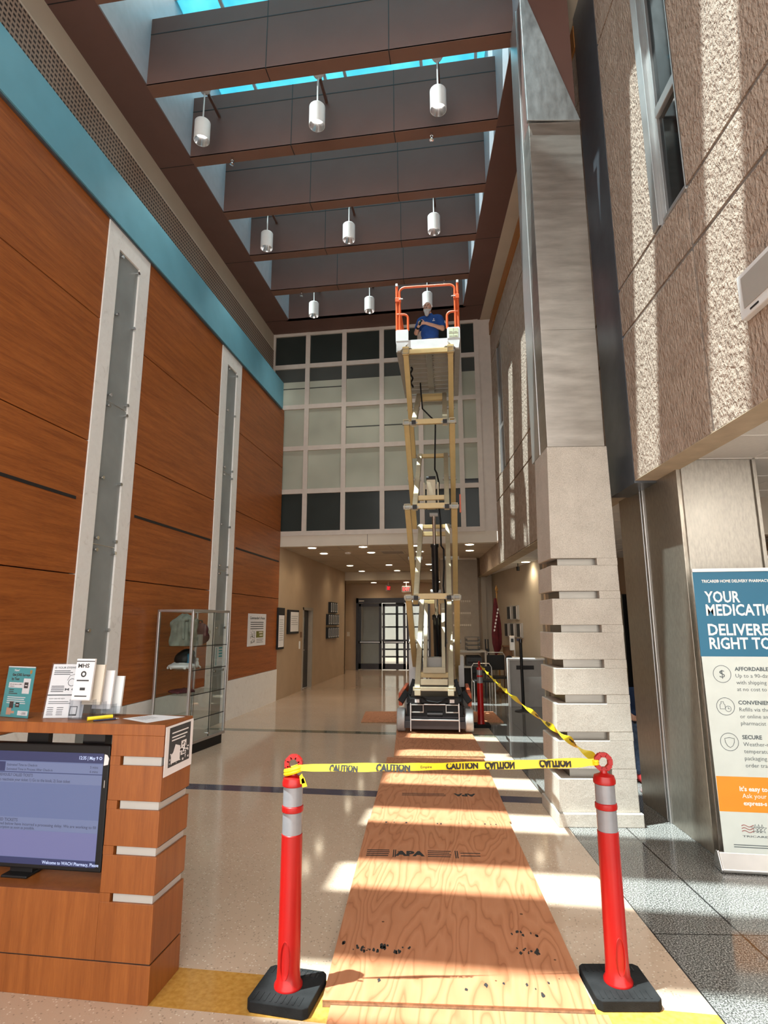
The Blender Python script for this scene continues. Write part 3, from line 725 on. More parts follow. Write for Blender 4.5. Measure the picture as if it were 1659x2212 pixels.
sub('body', MB().lathe((-3.04, 14.3, 3.40), [(.05, 0), (.075, .015), (.08, .04)], 18), M['white'], sm)

# ------------------------------------------------------------------ corridor fittings
def exit_sign(x, y, z, rz, label):
    t = thing('exit_sign', label, 'exit sign', (x, y, z), None, 'L', rz)
    R_ = Matrix.Rotation(rz, 3, 'Z'); o = Vector((x, y, z)); ex = R_ @ Vector((1,0,0)); ey = R_ @ Vector((0,1,0))
    m = MB().prism([(-.16,-.1),(.16,-.1),(.16,.1),(-.16,.1)], o-ey*.02, ex, (0,0,1), ey*.04); sub('housing', m, M['white'], t, .004, smooth=False)
    k = MB(); rect(k, o-ey*.0215, ex, (0,0,1), -.15, .15, -.09, .09); rect(k, o+ey*.0215, -ex, (0,0,1), -.15, .15, -.09, .09); sub('face', k, M['print_dark'], t, smooth=False)
    l = MB(); text(l, 'EXIT', o-ey*.023-ex*.13-Vector((0,0,.06)), ex, (0,0,1), .12, .26, .03); text(l, 'EXIT', o+ey*.023+ex*.13-Vector((0,0,.06)), -ex, (0,0,1), .12, .26, .03)
    sub('lettering', l, M['exit_red'], t, smooth=False)
    sub('bracket', MB().cyl((x, y, z+.1), (x, y, 3.15), .012, 8), M['white'], t)
exit_sign(-2.32, 21.2, 2.90, 0, 'lit red EXIT sign facing the lobby above the dark doors')
exit_sign(-2.96, 21.0, 2.93, 1.25, 'red exit sign seen nearly edge-on, left of the other')
# dark double doors
d = thing('door_1', None, None, (-3.2, 21.7, 0)); d['kind'] = 'structure'
fr_ = MB().box(-4.26, -4.18, 21.60, 21.74, 0, 2.60).box(-1.58, -1.50, 21.60, 21.74, 0, 2.60).box(-4.26, -1.5, 21.60, 21.74, 2.42, 2.60)
sub('door_frame', fr_, M['dark_metal'], d, smooth=False)
for x0, x1 in ((-4.17, -3.31), (-3.27, -2.41), (-2.37, -1.60)):
    lf = MB().box(x0, x0+.09, 21.63, 21.68, .02, 2.40).box(x1-.09, x1, 21.63, 21.68, .02, 2.40).box(x0, x1, 21.63, 21.68, 2.29, 2.40).box(x0, x1, 21.63, 21.68, .02, .22).box(x0, x1, 21.63, 21.68, .94, 1.03)
    q = sub('door_leaf', lf, M['dark_metal'], d, smooth=False)
    sub('pane', MB().box(x0+.09, x1-.09, 21.65, 21.655, .22, .94), M['door_glass'], q, smooth=False)
    sub('pane', MB().box(x0+.09, x1-.09, 21.65, 21.655, 1.03, 2.29), M['door_glass'], q, smooth=False)
    sub('push_bar', MB().box(x0+.06, x1-.06, 21.60, 21.63, .97, 1.01), M['alu'], q, smooth=False)
sub('closer', MB().box(-2.75, -2.45, 21.58, 21.63, 2.34, 2.42), M['black'], d, smooth=False)
nb = MB(); lines(nb, (-4.16, 21.597, 2.485), (1,0,0), (0,0,1), .2, 1, .03, .028, 0); sub('number_plate', nb, M['cream_light'], d, smooth=False)
# vestibule behind the doors: outer glazing with crossbars
v = thing('door_2', None, None, (-3.2, 24.2, 0)); v['kind'] = 'structure'
k = MB()
for x in (-4.25, -3.05, -2.05, -1.05): k.box(x-.05, x+.05, 24.2, 24.28, 0, 2.9)
for z in (.32, .62, .98, 1.52, 2.05, 2.55): k.box(-4.3, -1.0, 24.2, 24.28, z-.03, z+.03)
sub('door_frame', k, M['dark_metal'], v, smooth=False)
sub('pane', MB().box(-4.2, -1.0, 24.23, 24.235, 0.05, 2.9), M['door_glass'], v, smooth=False)
struct('wall_vestibule_left', MB().box(-4.40, -4.30, 21.9, 23.6, 0, 3.2).box(-4.3, -3.55, 23.3, 23.36, 0, 3.2), M['white'], smooth=False)
struct('wall_vestibule_right', MB().box(-.9, -.8, 21.9, 24.3, 0, 3.2), M['beige_wall'], smooth=False)
struct('ceiling_vestibule', MB().box(-4.4, -.8, 21.9, 24.4, 3.0, 3.1), M['white'], smooth=False)
# side door opening in the corridor's left wall
d3 = thing('door_3', None, None, (XL, 15.35, 0)); d3['kind'] = 'structure'
sub('door_frame', MB().box(XL-.2, XL+.02, 14.87, 14.93, 0, 2.1).box(XL-.2, XL+.02, 15.76, 15.82, 0, 2.1).box(XL-.2, XL+.02, 14.87, 15.82, 2.03, 2.1), M['taupe'], d3, smooth=False)
sub('door_leaf', MB().box(XL-.14, XL-.10, 14.93, 15.76, .01, 2.03), M['dark_metal'], d3, smooth=False)
sub('glass_strip', MB().box(XL-.105, XL-.096, 15.02, 15.42, 1.15, 1.85), M['black_glass'], d3, smooth=False)
sub('door_handle', MB().cyl((XL-.1, 15.05, 1.0), (XL-.03, 15.05, 1.0), .012, 8).cyl((XL-.035, 15.05, 1.0), (XL-.035, 15.17, 1.0), .011, 8), M['chrome'], d3)
def wall_frame(y0, y1, z0, z1, name, label, cat, dark=.06, top=0):
    t = thing(name, label, cat, (XL, (y0+y1)/2, z0))
    sub('frame', MB().box(XL, XL+.045, y0, y1, z0, z1), M['black'], t, .003, smooth=False)
    sub('print', MB().box(XL+.045, XL+.047, y0+dark, y1-.04, z0+.05, z1-.05-top), M['paper'], t, smooth=False)
    k = MB(); lines(k, (XL+.0485, y0+dark+.05, z1-.16-top), (0,1,0), (0,0,1), y1-y0-dark-.14, int((z1-z0-.3-top)/.05), .05, .012, .3)
    sub('small_print', k, M['paper_grey'], t, smooth=False)
    return t
f1 = wall_frame(12.80, 13.24, 1.11, 2.04, 'notice_board', 'tall black-framed notice board right beside the end of the wood wall', 'notice board', .02, .12)
wall_frame(13.53, 14.39, 1.44, 2.01, 'picture_frame', 'black-framed document on the corridor wall between notice board and side door', 'picture frame', .16)
sw = thing('light_switch', 'white light switch plate beside the corridor side door', 'light switch', (XL, 14.62, 1.12))
sub('plate', MB().box(XL, XL+.012, 14.57, 14.67, 1.05, 1.24), M['white'], sw, .002, smooth=False); sub('rocker', MB().box(XL+.012, XL+.018, 14.60, 14.64, 1.1, 1.19), M['paper'], sw, smooth=False)
ss = one('door_sign', MB().box(XL, XL+.012, 14.66, 14.80, 1.33, 1.47), M['brown_box'], 'small brown room sign left of the corridor side door', 'sign', smooth=False)
rws = [(2.0, 2.33, 17.62, 4, 'top'), (1.63, 1.96, 17.36, 6, 'middle'), (1.23, 1.56, 17.36, 6, 'bottom')]
for z0, z1, y0, n, rnm in rws:
    for i in range(n):
        y = y0 + i*.25
        t = thing('portrait_frame', '%s portrait from the left in the %s row on the corridor left wall' % (('first', 'second', 'third', 'fourth', 'fifth', 'sixth')[i], rnm), 'picture frame', (XL, y+.1, z0), 'small framed portraits on the corridor left wall')
        sub('frame', MB().box(XL, XL+.085, y, y+.17, z0, z1), M['black'], t, smooth=False)
        sub('print', MB().box(XL+.085, XL+.087, y+.02, y+.15, z0+.03, z1-.03), M['paper'], t, smooth=False)
        sub('portrait', MB().box(XL+.087, XL+.088, y+.05, y+.12, z0+.06, z1-.05), M['print_dark'], t, smooth=False)
th = one('thermostat', MB().box(-4.62, -4.52, 21.66, 21.70, 1.2, 1.36), M['cream_light'], 'small beige thermostat on the corridor end wall left of the dark doors', 'thermostat', smooth=False)
# portraits on the slanted wall
def pwall(s, z): q = pa + pd*s + pn*.002; return q, z
def portrait(s0, z0, label):
    t0 = pa+pd*s0
    t = thing('portrait_frame', label, 'picture frame', (t0.x, t0.y, z0), 'framed portraits on the slanted wall', 'R')
    def slab(w0, w1, zz0, zz1, n0, n1):
        m = MB('R'); a = pa+pd*(s0+w0); b = pa+pd*(s0+w1); A = a+pn*n0; B_ = b+pn*n0; C_ = b+pn*n1; D_ = a+pn*n1
        return m.add([(A.x,A.y,zz0),(B_.x,B_.y,zz0),(C_.x,C_.y,zz0),(D_.x,D_.y,zz0),(A.x,A.y,zz1),(B_.x,B_.y,zz1),(C_.x,C_.y,zz1),(D_.x,D_.y,zz1)], [(0,3,2,1),(4,5,6,7),(0,1,5,4),(1,2,6,5),(2,3,7,6),(3,0,4,7)])
    sub('frame', slab(0, .36, z0, z0+.34, 0, .05), M['cab_grey'], t, smooth=False)
    sub('print', slab(.03, .33, z0+.02, z0+.32, .05, .053), M['print_dark'], t, smooth=False)
    sub('side_strip', slab(.02, .07, z0+.02, z0+.32, .053, .056), M['paper'], t, smooth=False)
for i, s in enumerate((1.55, 2.05)): portrait(s, 1.76, ('right', 'left')[i]+' one of the two upper portraits above the hand sanitizer')
for i, s in enumerate((1.32, 1.82, 2.32)): portrait(s, 1.34, ('right', 'middle', 'left')[i]+' one of the three lower portraits above the hand sanitizer')
ls = RW(2.62, 13.4)
sc_ = thing('wall_spotlight', 'small black spotlight throwing an amber cone on the picture wall', 'spotlight', (ls.x, ls.y, 2.93))
sub('head', MB().cyl((ls.x, ls.y, 2.86), (ls.x, ls.y, 2.95), .035, 12), M['black'], sc_); sub('stem', MB().cyl((ls.x, ls.y, 2.95), (ls.x, ls.y, 3.03), .01, 8), M['black'], sc_)
ld = bpy.data.lights.new('amber_beam', 'SPOT'); ld.energy = 40; ld.spot_size = .7; ld.spot_blend = .7; ld.color = (1, .5, .16); ld.shadow_soft_size = .03
lo = bpy.data.objects.new('amber_beam', ld); COL.objects.link(lo); lo.parent = sc_; lo.location = (0, 0, -.09)
lo.rotation_euler = (0, math.radians(14), 0)

# ------------------------------------------------------------------ reception end: desk, printer, tray, kiosk cabinet, flag, chairs
def rb(u0, u1, v0, v1, z0, z1): return MB('R').box(u0, u1, v0, v1, z0, z1)
rd_ = thing('reception_desk', 'grey reception shelf unit behind the lift holding a printer', 'desk', (1.7, 14.2, 0), None, 'R')
sub('top', rb(1.2, 1.90, 13.9, 14.5, 1.01, 1.05), M['cab_grey'], rd_, .004, smooth=False)
sub('shelf', rb(1.2, 1.90, 13.9, 14.5, .66, .70), M['cab_grey'], rd_, .004, smooth=False)
sub('side_panel', rb(1.86, 1.90, 13.9, 14.5, .70, 1.01), M['cab_grey'], rd_, smooth=False)
sub('leg', rb(1.2, 1.24, 13.92, 13.96, 0, .66), M['dark_metal'], rd_, smooth=False); sub('leg', rb(1.84, 1.88, 13.92, 13.96, 0, .66), M['dark_metal'], rd_, smooth=False)
sub('lower_panel', rb(1.24, 1.84, 14.3, 14.33, 0, .66), M['black'], rd_, smooth=False)
pr = thing('printer', 'dark grey printer inside the reception shelf behind the lift', 'printer', (1.62, 14.2, .70), None, 'R')
sub('body', rb(1.44, 1.80, 13.98, 14.4, .702, .90), M['print_dark'], pr, .01, smooth=False); sub('paper_slot', rb(1.47, 1.77, 13.97, 13.99, .76, .80), M['black'], pr, smooth=False); sub('lid', rb(1.46, 1.78, 14.0, 14.38, .90, .93), M['black'], pr, .005, smooth=False)
tr = thing('paper_tray', 'stack of black paper trays standing on the reception shelf', 'paper tray', (1.6, 14.2, 1.05), None, 'R')
for i in range(3): sub('tray', rb(1.46, 1.77, 14.0, 14.35, 1.06+i*.10, 1.075+i*.10).box(1.46, 1.475, 14.0, 14.35, 1.07+i*.1, 1.12+i*.1).box(1.755, 1.77, 14.0, 14.35, 1.07+i*.1, 1.12+i*.1), M['black_gloss'], tr, smooth=False)
sub('rack', rb(1.455, 1.465, 14.33, 14.36, 1.05, 1.36).box(1.765, 1.775, 14.33, 14.36, 1.05, 1.36).box(1.455, 1.775, 14.05, 14.36, 1.35, 1.36), M['black_gloss'], tr, smooth=False)
tv = thing('lettered_strips', 'rows of pale lettering on the taupe pier behind the lift', 'sign', (1.7, 15.99, 1.6), None, 'R')
for z in (1.60, 1.92, 2.24):
    k = MB('R')
    for i in range(9): k.box(1.32+i*.055, 1.362+i*.055, 15.985, 15.998, z, z+.05)
    sub('lettering', k, M['cream_light'], tv, smooth=False)
cb = thing('grey_cabinet', 'grey laminate cabinet with a dark slot standing behind the stanchion', 'cabinet', (2.45, 12.6, 0), None, 'R')
sub('body', rb(2.16, 2.86, 12.42, 12.56, 0, .93), M['cab_grey'], cb, .004, smooth=False); sub('top', rb(2.13, 2.88, 12.38, 12.56, .93, .965), M['white'], cb, .003, smooth=False)
sub('side_panel', rb(2.13, 2.16, 12.38, 12.56, 0, .93), M['white'], cb, .003, smooth=False); sub('slot', rb(2.30, 2.66, 12.412, 12.425, .74, .82), M['groove'], cb, smooth=False)
st = thing('stanchion', 'thin black stanchion post before the grey cabinet', 'stanchion', (2.30, 11.85, 0), None, 'R')
c0 = (2.30, 11.85, 0)
sub('base', MB('R').lathe(c0, [(.17, 0), (.17, .012), (.06, .035), (.03, .05)], 24), M['dark_metal'], st); sub('pole', MB('R').cyl((2.30, 11.85, .04), (2.30, 11.85, 1.30), .03, 14), M['black'], st); sub('belt_head', MB('R').cyl((2.30, 11.85, 1.30), (2.30, 11.85, 1.37), .036, 14), M['black_gloss'], st)
hs = thing('sanitizer_dispenser', 'white hand sanitizer dispenser on a slim stand by the picture wall', 'dispenser', (2.40, 13.4, 0), None, 'R')
sub('stand', MB('R').cyl((2.47, 13.45, .02), (2.47, 13.45, 1.40), .018, 10).lathe((2.47, 13.45, 0), [(.15, 0), (.15, .015), (.02, .03)], 18), M['alu'], hs)
sub('body', rb(2.36, 2.46, 13.36, 13.46, 1.08, 1.40), M['white'], hs, .015, smooth=False); sub('drip_tray', rb(2.40, 2.56, 13.32, 13.46, .92, .94), M['white'], hs, .004, smooth=False); sub('window', rb(2.38, 2.44, 13.352, 13.362, 1.26, 1.34), M['print_dark'], hs, smooth=False)
sub('blue_cap', rb(2.52, 2.58, 13.36, 13.44, 1.28, 1.34), M['navy_pen'], hs, .01, smooth=False)
# flag
F0 = (2.36, 15.0)
fl = thing('flag', 'dark red furled flag with pale lettering on a wooden pole by the corridor corner', 'flag', (*F0, 0), None, 'R')
sub('base', MB('R').lathe((*F0, 0), [(.15, 0), (.15, .03), (.05, .07), (.03, .10)], 20), M['brown_box'], fl)
sub('pole', MB('R').cyl((*F0, .08), (*F0, 2.42), .018, 10), M['pole_wood'], fl)
sub('finial', MB('R').lathe((*F0, 2.42), [(.02, 0), (.035, .03), (.012, .05), (.045, .10), (.004, .22)], 12), M['pole_wood'], fl)
m = MB('R'); n = 16; vs_ = []; zz = [2.30, 2.15, 1.9, 1.65, 1.4, 1.2, 1.06, .92]; rr = [.03, .05, .085, .115, .13, .125, .10, .05]
for z, r in zip(zz, rr):
    for i in range(n):
        a = 2*PI*i/n; q = r*(1+.28*math.sin(5*a+z*2)); vs_.append((F0[0]-.045+q*.85*math.cos(a), F0[1]-.05+q*.7*math.sin(a), z+.05*math.cos(a)*(1 if z < 1 else 0)))
fs_ = [(i*n+k, i*n+(k+1)%n, (i+1)*n+(k+1)%n, (i+1)*n+k) for i in range(len(zz)-1) for k in range(n)]
m.add(vs_, fs_); sub('cloth', m, M['flag_red'], fl)
m = MB('R')
for i in range(7):
    z = 1.98-i*.085; x = F0[0]-.02-.018*i
    m.prism([(0,0),(.035,.02),(.03,.07),(-.005,.05)], (x, F0[1]-.165, z), (1,0,0), (0,0,1), (0,.008,0))
sub('lettering', m, M['paper'], fl, smooth=False)
lc = thing('wooden_lectern', 'dark wooden lectern standing right behind the flag', 'lectern', (2.42, 14.2, 0), None, 'R')
sub('body', rb(2.37, 2.55, 14.15, 14.45, 0, 1.12), M['brown_box'], lc, .005, smooth=False); sub('top', rb(2.34, 2.58, 14.1, 14.5, 1.12, 1.15), M['brown_box'], lc, .005, smooth=False); sub('emblem', MB('R').cyl((2.46, 14.14, .85), (2.46, 14.15, .85), .08, 16), M['groove'], lc)
def chair(u, v, h, label):
    t = thing('tube_chair', label, 'chair', (u, v, 0), 'tube chairs beside the grey cabinet', 'R')
    for du in (-.22, .22):
        sub('leg', MB('R').tube([(u+du, v-.22, 0), (u+du, v-.22, .44), (u+du, v+.2, .46)], .012, 8), M['alu'], t); sub('leg', MB('R').tube([(u+du, v+.26, 0), (u+du, v+.2, .46), (u+du, v+.24, h-.08)], .012, 8), M['alu'], t)
    sub('back_frame', MB('R').tube([(u-.22, v+.24, h-.08), (u-.17, v+.245, h), (u+.17, v+.245, h), (u+.22, v+.24, h-.08)], .012, 8), M['alu'], t)
    sub('seat', rb(u-.21, u+.21, v-.24, v+.2, .44, .48), M['black'], t, .01, smooth=False); sub('backrest', rb(u-.20, u+.20, v+.22, v+.245, .60, h-.06), M['black'], t, .008, smooth=False)
chair(1.70, 13.1, .80, 'tube chair with black seat between the red post and the grey cabinet')
chair(2.14, 13.90, 1.0, 'tall tube chair partly behind the grey cabinet')
rl = thing('dark_easel', 'black folded stand leaning beside the reception shelf', 'stand', (1.97, 14.3, 0), None, 'R')
for du in (-.03, .03): sub('leg', MB('R').cyl((1.98+du, 14.25, 0), (1.97+du, 14.3, 1.30), .016, 8), M['black'], rl)
sub('clamp', rb(1.93, 2.02, 14.24, 14.33, 1.02, 1.08), M['black'], rl, smooth=False)

# ------------------------------------------------------------------ kiosk desk with the screen
DX0, DX1, DY0, DY1 = -3.6, -1.50, 2.79, 3.085
dk = thing('kiosk_desk', 'cherry wood counter with white inlay strips and a screen opening, in the left foreground', 'desk', (-2.2, 2.93, 0))
sub('counter_top', MB().box(DX0, DX1, DY0, DY1, 1.157, 1.21), M['desk_wood'], dk, .002, smooth=False)
sub('front_panel', MB().box(DX0, -1.775, DY0, DY1, .168, .448), M['desk_wood'], dk, .002, smooth=False)
sub('kick_base', MB().box(DX0, DX1, DY0+.006, DY1, 0, .160), M['desk_wood'], dk, .002, smooth=False)
sub('shadow_gap', MB().box(DX0, DX1-.006, DY0+.01, DY1-.01, .158, .170), M['groove'], dk, smooth=False)
zc = .168
gr = [(.414, .452), (.617, .656), (.819, .858), (1.018, 1.060)]
pieces = MB()
for a, b in gr + [(1.157, 1.157)]:
    sub('column_block', MB().box(-1.775, DX1, DY0, DY1, zc, a), M['desk_wood'], dk, .0025, smooth=False)
    if a < 1.1:
        sub('column_block', MB().box(-1.775, -1.722, DY0, DY1, a, b), M['desk_wood'], dk, smooth=False)
        sub('white_inlay', MB().box(-1.712, DX1-.012, DY0+.012, DY1-.012, a+.0, b-.0), M['inlay'], dk, smooth=False)
        sub('inlay_shadow_line', MB().box(-1.722, DX1-.004, DY0+.02, DY1-.004, b-.004, b), M['groove'], dk, smooth=False)
    zc = b
sub('left_column', MB().box(DX0, -3.2, DY0, DY1, .168, 1.157), M['desk_wood'], dk, smooth=False)
# screen
EX, EZ = Vector((1,0,0)), Vector((0,0,1))
mn = thing('monitor', 'black monitor showing a blue ticket queue page, set in the kiosk opening', 'monitor', (-2.4, 2.95, .448))
sub('housing', MB().box(-2.90, -1.852, 2.905, 2.955, .485, 1.082), M['black'], mn, .008, smooth=False)
sub('stand', MB().box(-2.372, -2.245, 2.93, 3.0, .448, .62).box(-2.38, -2.235, 2.88, 3.06, .448, .46), M['black'], mn, .004, smooth=False)
SX0, SX1, SZ0, SZ1, SYp = -2.865, -1.885, .508, 1.043, 2.9035
def sq(x0, x1, z0, z1, y=SYp): return MB().quad((x0,y,z0),(x1,y,z0),(x1,y,z1),(x0,y,z1))
sub('screen', sq(SX0, SX1, SZ0, SZ1), M['screen_mid'], mn, smooth=False)
sub('screen_bar', MB().add([*[(SX0,SYp-.0006,.995),(SX1,SYp-.0006,.995),(SX1,SYp-.0006,1.043),(SX0,SYp-.0006,1.043)], *[(SX0,SYp-.0006,.508),(SX1,SYp-.0006,.508),(SX1,SYp-.0006,.538),(SX0,SYp-.0006,.538)], *[(SX0,SYp-.0006,.944),(-2.44,SYp-.0006,.944),(-2.44,SYp-.0006,.990),(SX0,SYp-.0006,.990)], *[(SX0,SYp-.0006,.939),(SX1,SYp-.0006,.939),(SX1,SYp-.0006,.942),(SX0,SYp-.0006,.942)]], [(0,1,2,3),(4,5,6,7),(8,9,10,11),(12,13,14,15)]), M['screen_blue'], mn, smooth=False)
pb_ = MB()
for x0, x1, z0, z1 in ((-2.438, SX1, .944, .990), (SX0, SX1, .890, .937), (SX0, SX1, .665, .725)): rect(pb_, (0, SYp-.0005, 0), EX, EZ, x0, x1, z0, z1)
sub('screen_panel', pb_, M['screen_pale'], mn, smooth=False)
lp = MB(); rect(lp, (0, SYp-.0005, 0), EX, EZ, SX0, SX1, .540, .664); sub('screen_panel_lower', lp, M['screen_low'], mn, smooth=False)
tx = MB(); yy = SYp-.001
def st_(body, x, z, cap, w=None, bold=.01, align='L'): text(tx, body, (x, yy, z), EX, EZ, cap, w, bold, align)
st_('Estimated Time to Check-in', -2.43, .970, .012, .175); st_('Estimated Time in Process After Check-in', -2.43, .949, .012, .265)
st_('5 mins', -1.955, .970, .012); st_('6 mins', -1.955, .949, .012)
st_('PREVIOUSLY CALLED TICKETS', -2.475, .920, .014, .20, .015); st_('To reactivate your ticket 1) Go to the kiosk, 2) Scan ticket', -2.475, .897, .014, .415)
st_('DELAYED TICKETS', -2.50, .704, .014, .165, .015); st_('Tickets displayed below have incurred a processing delay. We are working to fill', -2.55, .686, .013, .655); st_('your prescription as soon as possible.', -2.50, .669, .013, .265)
sub('screen_lettering', tx, M['screen_text'], mn, smooth=False)
tx = MB(); st_('12:35 | May 9', -2.02, 1.012, .016, .105, .015); sub('clock_lettering', tx, M['screen_white'], mn, smooth=False); tx = MB(); st_('Welcome to WACH Pharmacy, Please', -2.175, .514, .015, .31, .015)
circ(tx, (-1.900, yy, 1.020), .008, .003, EX, EZ, 12); sub('screen_lettering_white', tx, M['screen_white'], mn, smooth=False)
sub('torn_sticker', MB().prism([(0,0),(.024,.005),(.028,.035),(.016,.052),(.002,.055)], (-1.882, 2.9045, .985), EX, EZ, (0,-.001,0)), M['paper'], mn, smooth=False)
sub('button_strip', MB().box(-1.872, -1.868, 2.9035, 2.905, .88, .915), M['alu'], mn, smooth=False)
br_ = thing('screen_bracket', 'black steel bracket hanging under the counter top above the monitor', 'bracket', (-2.31, 2.98, 1.157))
sub('plate', MB().box(-2.372, -2.248, 2.957, 2.99, .75, 1.157), M['black'], br_, smooth=False)
b2_ = one('black_box', MB().box(-2.046, -1.921, 2.957, 3.02, .95, 1.157), M['black_gloss'], 'small black box under the counter top, right of the screen bracket', 'box', smooth=False)
# things on the counter
def slanted(y0, z0, lean, h): return Vector((0, y0, z0)), Vector((0, math.sin(lean), math.cos(lean)))
tg = thing('survey_sign', 'teal survey card in a clear stand on the counter', 'sign', (-2.42, 2.92, 1.21))
ex = Vector((.97, -.22, 0)).normalized(); ez = Vector((-.06, .16, .98)).normalized(); nrm = ex.cross(ez)
o = Vector((-2.515, 2.915, 1.212)); Wt, Ht = .205, .262
sub('card', MB().prism([(0,0),(Wt,0),(Wt,Ht),(0,Ht)], o, ex, ez, -nrm*.003), M['teal_print'], tg, smooth=False)
sub('clear_stand', MB().prism([(-.006,-.002),(Wt+.006,-.002),(Wt+.006,Ht+.006),(-.006,Ht+.006)], o+nrm*.002, ex, ez, nrm*.0015).prism([(0,0),(Wt,0),(Wt,.05),(0,.05)], o-Vector((0,0,.002)), ex, Vector((0,1,0)), (0,0,.003)), M['acrylic'], tg, smooth=False)
k = MB(); q = o+nrm*.0006
rect(k, q, ex, ez, 0, Wt, .256, Ht); rect(k, q, ex, ez, .025, .135, .150, .178); rect(k, q, ex, ez, .132, .185, .122, .200)
text(k, 'New!', q+ex*.05+ez*.236, ex, ez, .012, None, .02)
lines(k, q+ex*.03+ez*.10, ex, ez, .15, 4, .010, .004); rect(k, q, ex, ez, .125, .20, .012, .035)
sub('print_white', k, M['paper'], tg, smooth=False)
k = MB(); q = o+nrm*.0010
text(k, 'Get JOES Surveys', q+ex*.04+ez*.212, ex, ez, .013, .135, .03); text(k, 'by Text', q+ex*.04+ez*.190, ex, ez, .013, None, .03)
text(k, 'Join our pics to JOES', q+ex*.032+ez*.166, ex, ez, .006, .09, .02); text(k, 'at check in', q+ex*.032+ez*.155, ex, ez, .006, None, .02)
rect(k, q, ex, ez, .142, .172, .150, .180); text(k, '- JOES', q+ex*.15+ez*.018, ex, ez, .010, None, .02)
for z in (.138, .128, .119): rect(k, q, ex, ez, .035, .07+.3*(z < .12)*.1, z, z+.004)
rect(k, q, ex, ez, .10, .13, .052, .075); rect(k, q, ex, ez, .055, .085, .045, .08)
sub('print_dark', k, M['print_dark'], tg, smooth=False)
k = MB()
rect(k, o+nrm*.0012, ex, ez, .148, .166, .162, .166); rect(k, o+nrm*.0013, ex, ez, .106, .124, .062, .066)
sub('tick_mark', k, M['paper'], tg, smooth=False)
k = MB(); k.prism([(0,.008),(.008,0),(.016,.008),(.016,.022),(0,.022)], o+ex*.17+ez*.222+nrm*.0005, ex, ez, nrm*.0005); sub('crest', k, M['pole_wood'], tg, smooth=False)
k = MB(); rect(k, q, ex, ez, .04, .075, .012, .048); rect(k, q, ex, ez, .075, .10, .02, .032); sub('drawn_figure', k, M['skin'], tg, smooth=False)

wg = thing('eyewear_sign', 'white eyewear notice in a clear stand, middle of the counter', 'sign', (-2.13, 2.90, 1.21))
ex = Vector((.985, .17, 0)).normalized(); ez = Vector((-.02, .18, .98)).normalized(); nrm = ex.cross(ez)
o = Vector((-2.245, 2.895, 1.212)); Wt, Ht = .200, .275
sub('sheet', MB().prism([(0,0),(Wt,0),(Wt,Ht),(0,Ht)], o, ex, ez, -nrm*.002), M['paper'], wg, smooth=False)
sub('clear_stand', MB().prism([(-.006,-.002),(Wt+.006,-.002),(Wt+.006,Ht+.006),(-.006,Ht+.006)], o+nrm*.002, ex, ez, nrm*.0015), M['acrylic'], wg, smooth=False)
k = MB(); q = o+nrm*.0006
text(k, 'IS YOUR EYEWEAR READY', q+ex*.012+ez*.252, ex, ez, .010, .19, .02)
lines(k, q+ex*.012+ez*.238, ex, ez, .10, 3, .009, .004); lines(k, q+ex*.012+ez*.158, ex, ez, .07, 4, .009, .004); text(k, 'M O', q+ex*.085+ez*.138, ex, ez, .012, .06, .02)
rect(k, q, ex, ez, 0, Wt, .112, .118); text(k, 'HOW CAN WE HELP?', q+ex*.012+ez*.094, ex, ez, .006, None, .02)
lines(k, q+ex*.012+ez*.08, ex, ez, .12, 2, .009, .003)
for c_ in (0, .05): lines(k, q+ex*(.012+c_)+ez*.05, ex, ez, .035, 5, .009, .003)
rect(k, q, ex, ez, .13, .17, .01, .058)
gp = [q+ex*.09+ez*.19, q+ex*.10+ez*.215, q+ex*.15+ez*.23, q+ex*.19+ez*.235]; k.tube(gp, .0012, 5)
circ(k, q+ex*.115+ez*.18, .02, .003, ex, ez, 16); circ(k, q+ex*.165+ez*.182, .02, .003, ex, ez, 16)
sub('print_dark', k, M['print_dark'], wg, smooth=False)
k = MB(); rect(k, q+nrm*.0004, ex, ez, .134, .166, .018, .054); sub('phone_screen', k, M['paper'], wg, smooth=False)

bh = thing('brochure_holder', 'clear brochure rack full of leaflets, rightmost on the counter', 'leaflet rack', (-2.05, 3.02, 1.21))
ac = MB()
for i in range(4):
    y0 = 2.872+i*.045; x0 = -2.085+.03*i; h = .10-.016*i
    ac.box(x0, x0+.135, y0, y0+.002, 1.211, 1.211+h).box(x0, x0+.002, y0, y0+.03, 1.211, 1.211+h).box(x0+.133, x0+.135, y0, y0+.03, 1.211, 1.211+h)
ac.box(-2.085, -1.90, 2.872, 3.05, 1.211, 1.214); sub('rack', ac, M['acrylic'], bh, smooth=False)
for i in range(4):
    y0 = 2.880+i*.045; x0 = -2.092+.03*i; h = .21-.006*i
    lf = sub('leaflet', MB().prism([(0,0),(.105,0),(.105,h),(0,h)], (x0+.01, y0, 1.306-.027*i), (1,0,0), Vector((0,.10,1)).normalized(), (0,.012,0)), (M['paper'], M['cream_light'], M['paper'], M['lift_white'])[i], bh, smooth=False)
    if i == 0:
        k = MB(); ez = Vector((0,.10,1)).normalized(); q = Vector((x0+.01, y0-.0008, 1.306)); ex = EX
        text(k, 'MHS', q+ex*.012+ez*.165, ex, ez, .020, .065, .03); rect(k, q, ex, ez, .0, .105, .195, .200); rect(k, q, ex, ez, .015, .085, .096, .103); rect(k, q, ex, ez, .015, .085, .018, .024); rect(k, q, ex, ez, .04, .07, .05, .064)
        circ(k, q+ex*.05+ez*.132, .016, .008, ex, ez, 14); sub('print', k, M['print_dark'], lf, smooth=False)
hl = thing('highlighter', 'yellow highlighter lying on the counter', 'marker', (-1.92, 2.95, 1.21))
a, b = Vector((-1.955, 2.845, 1.221)), Vector((-1.875, 2.935, 1.221)); dv = (b-a)
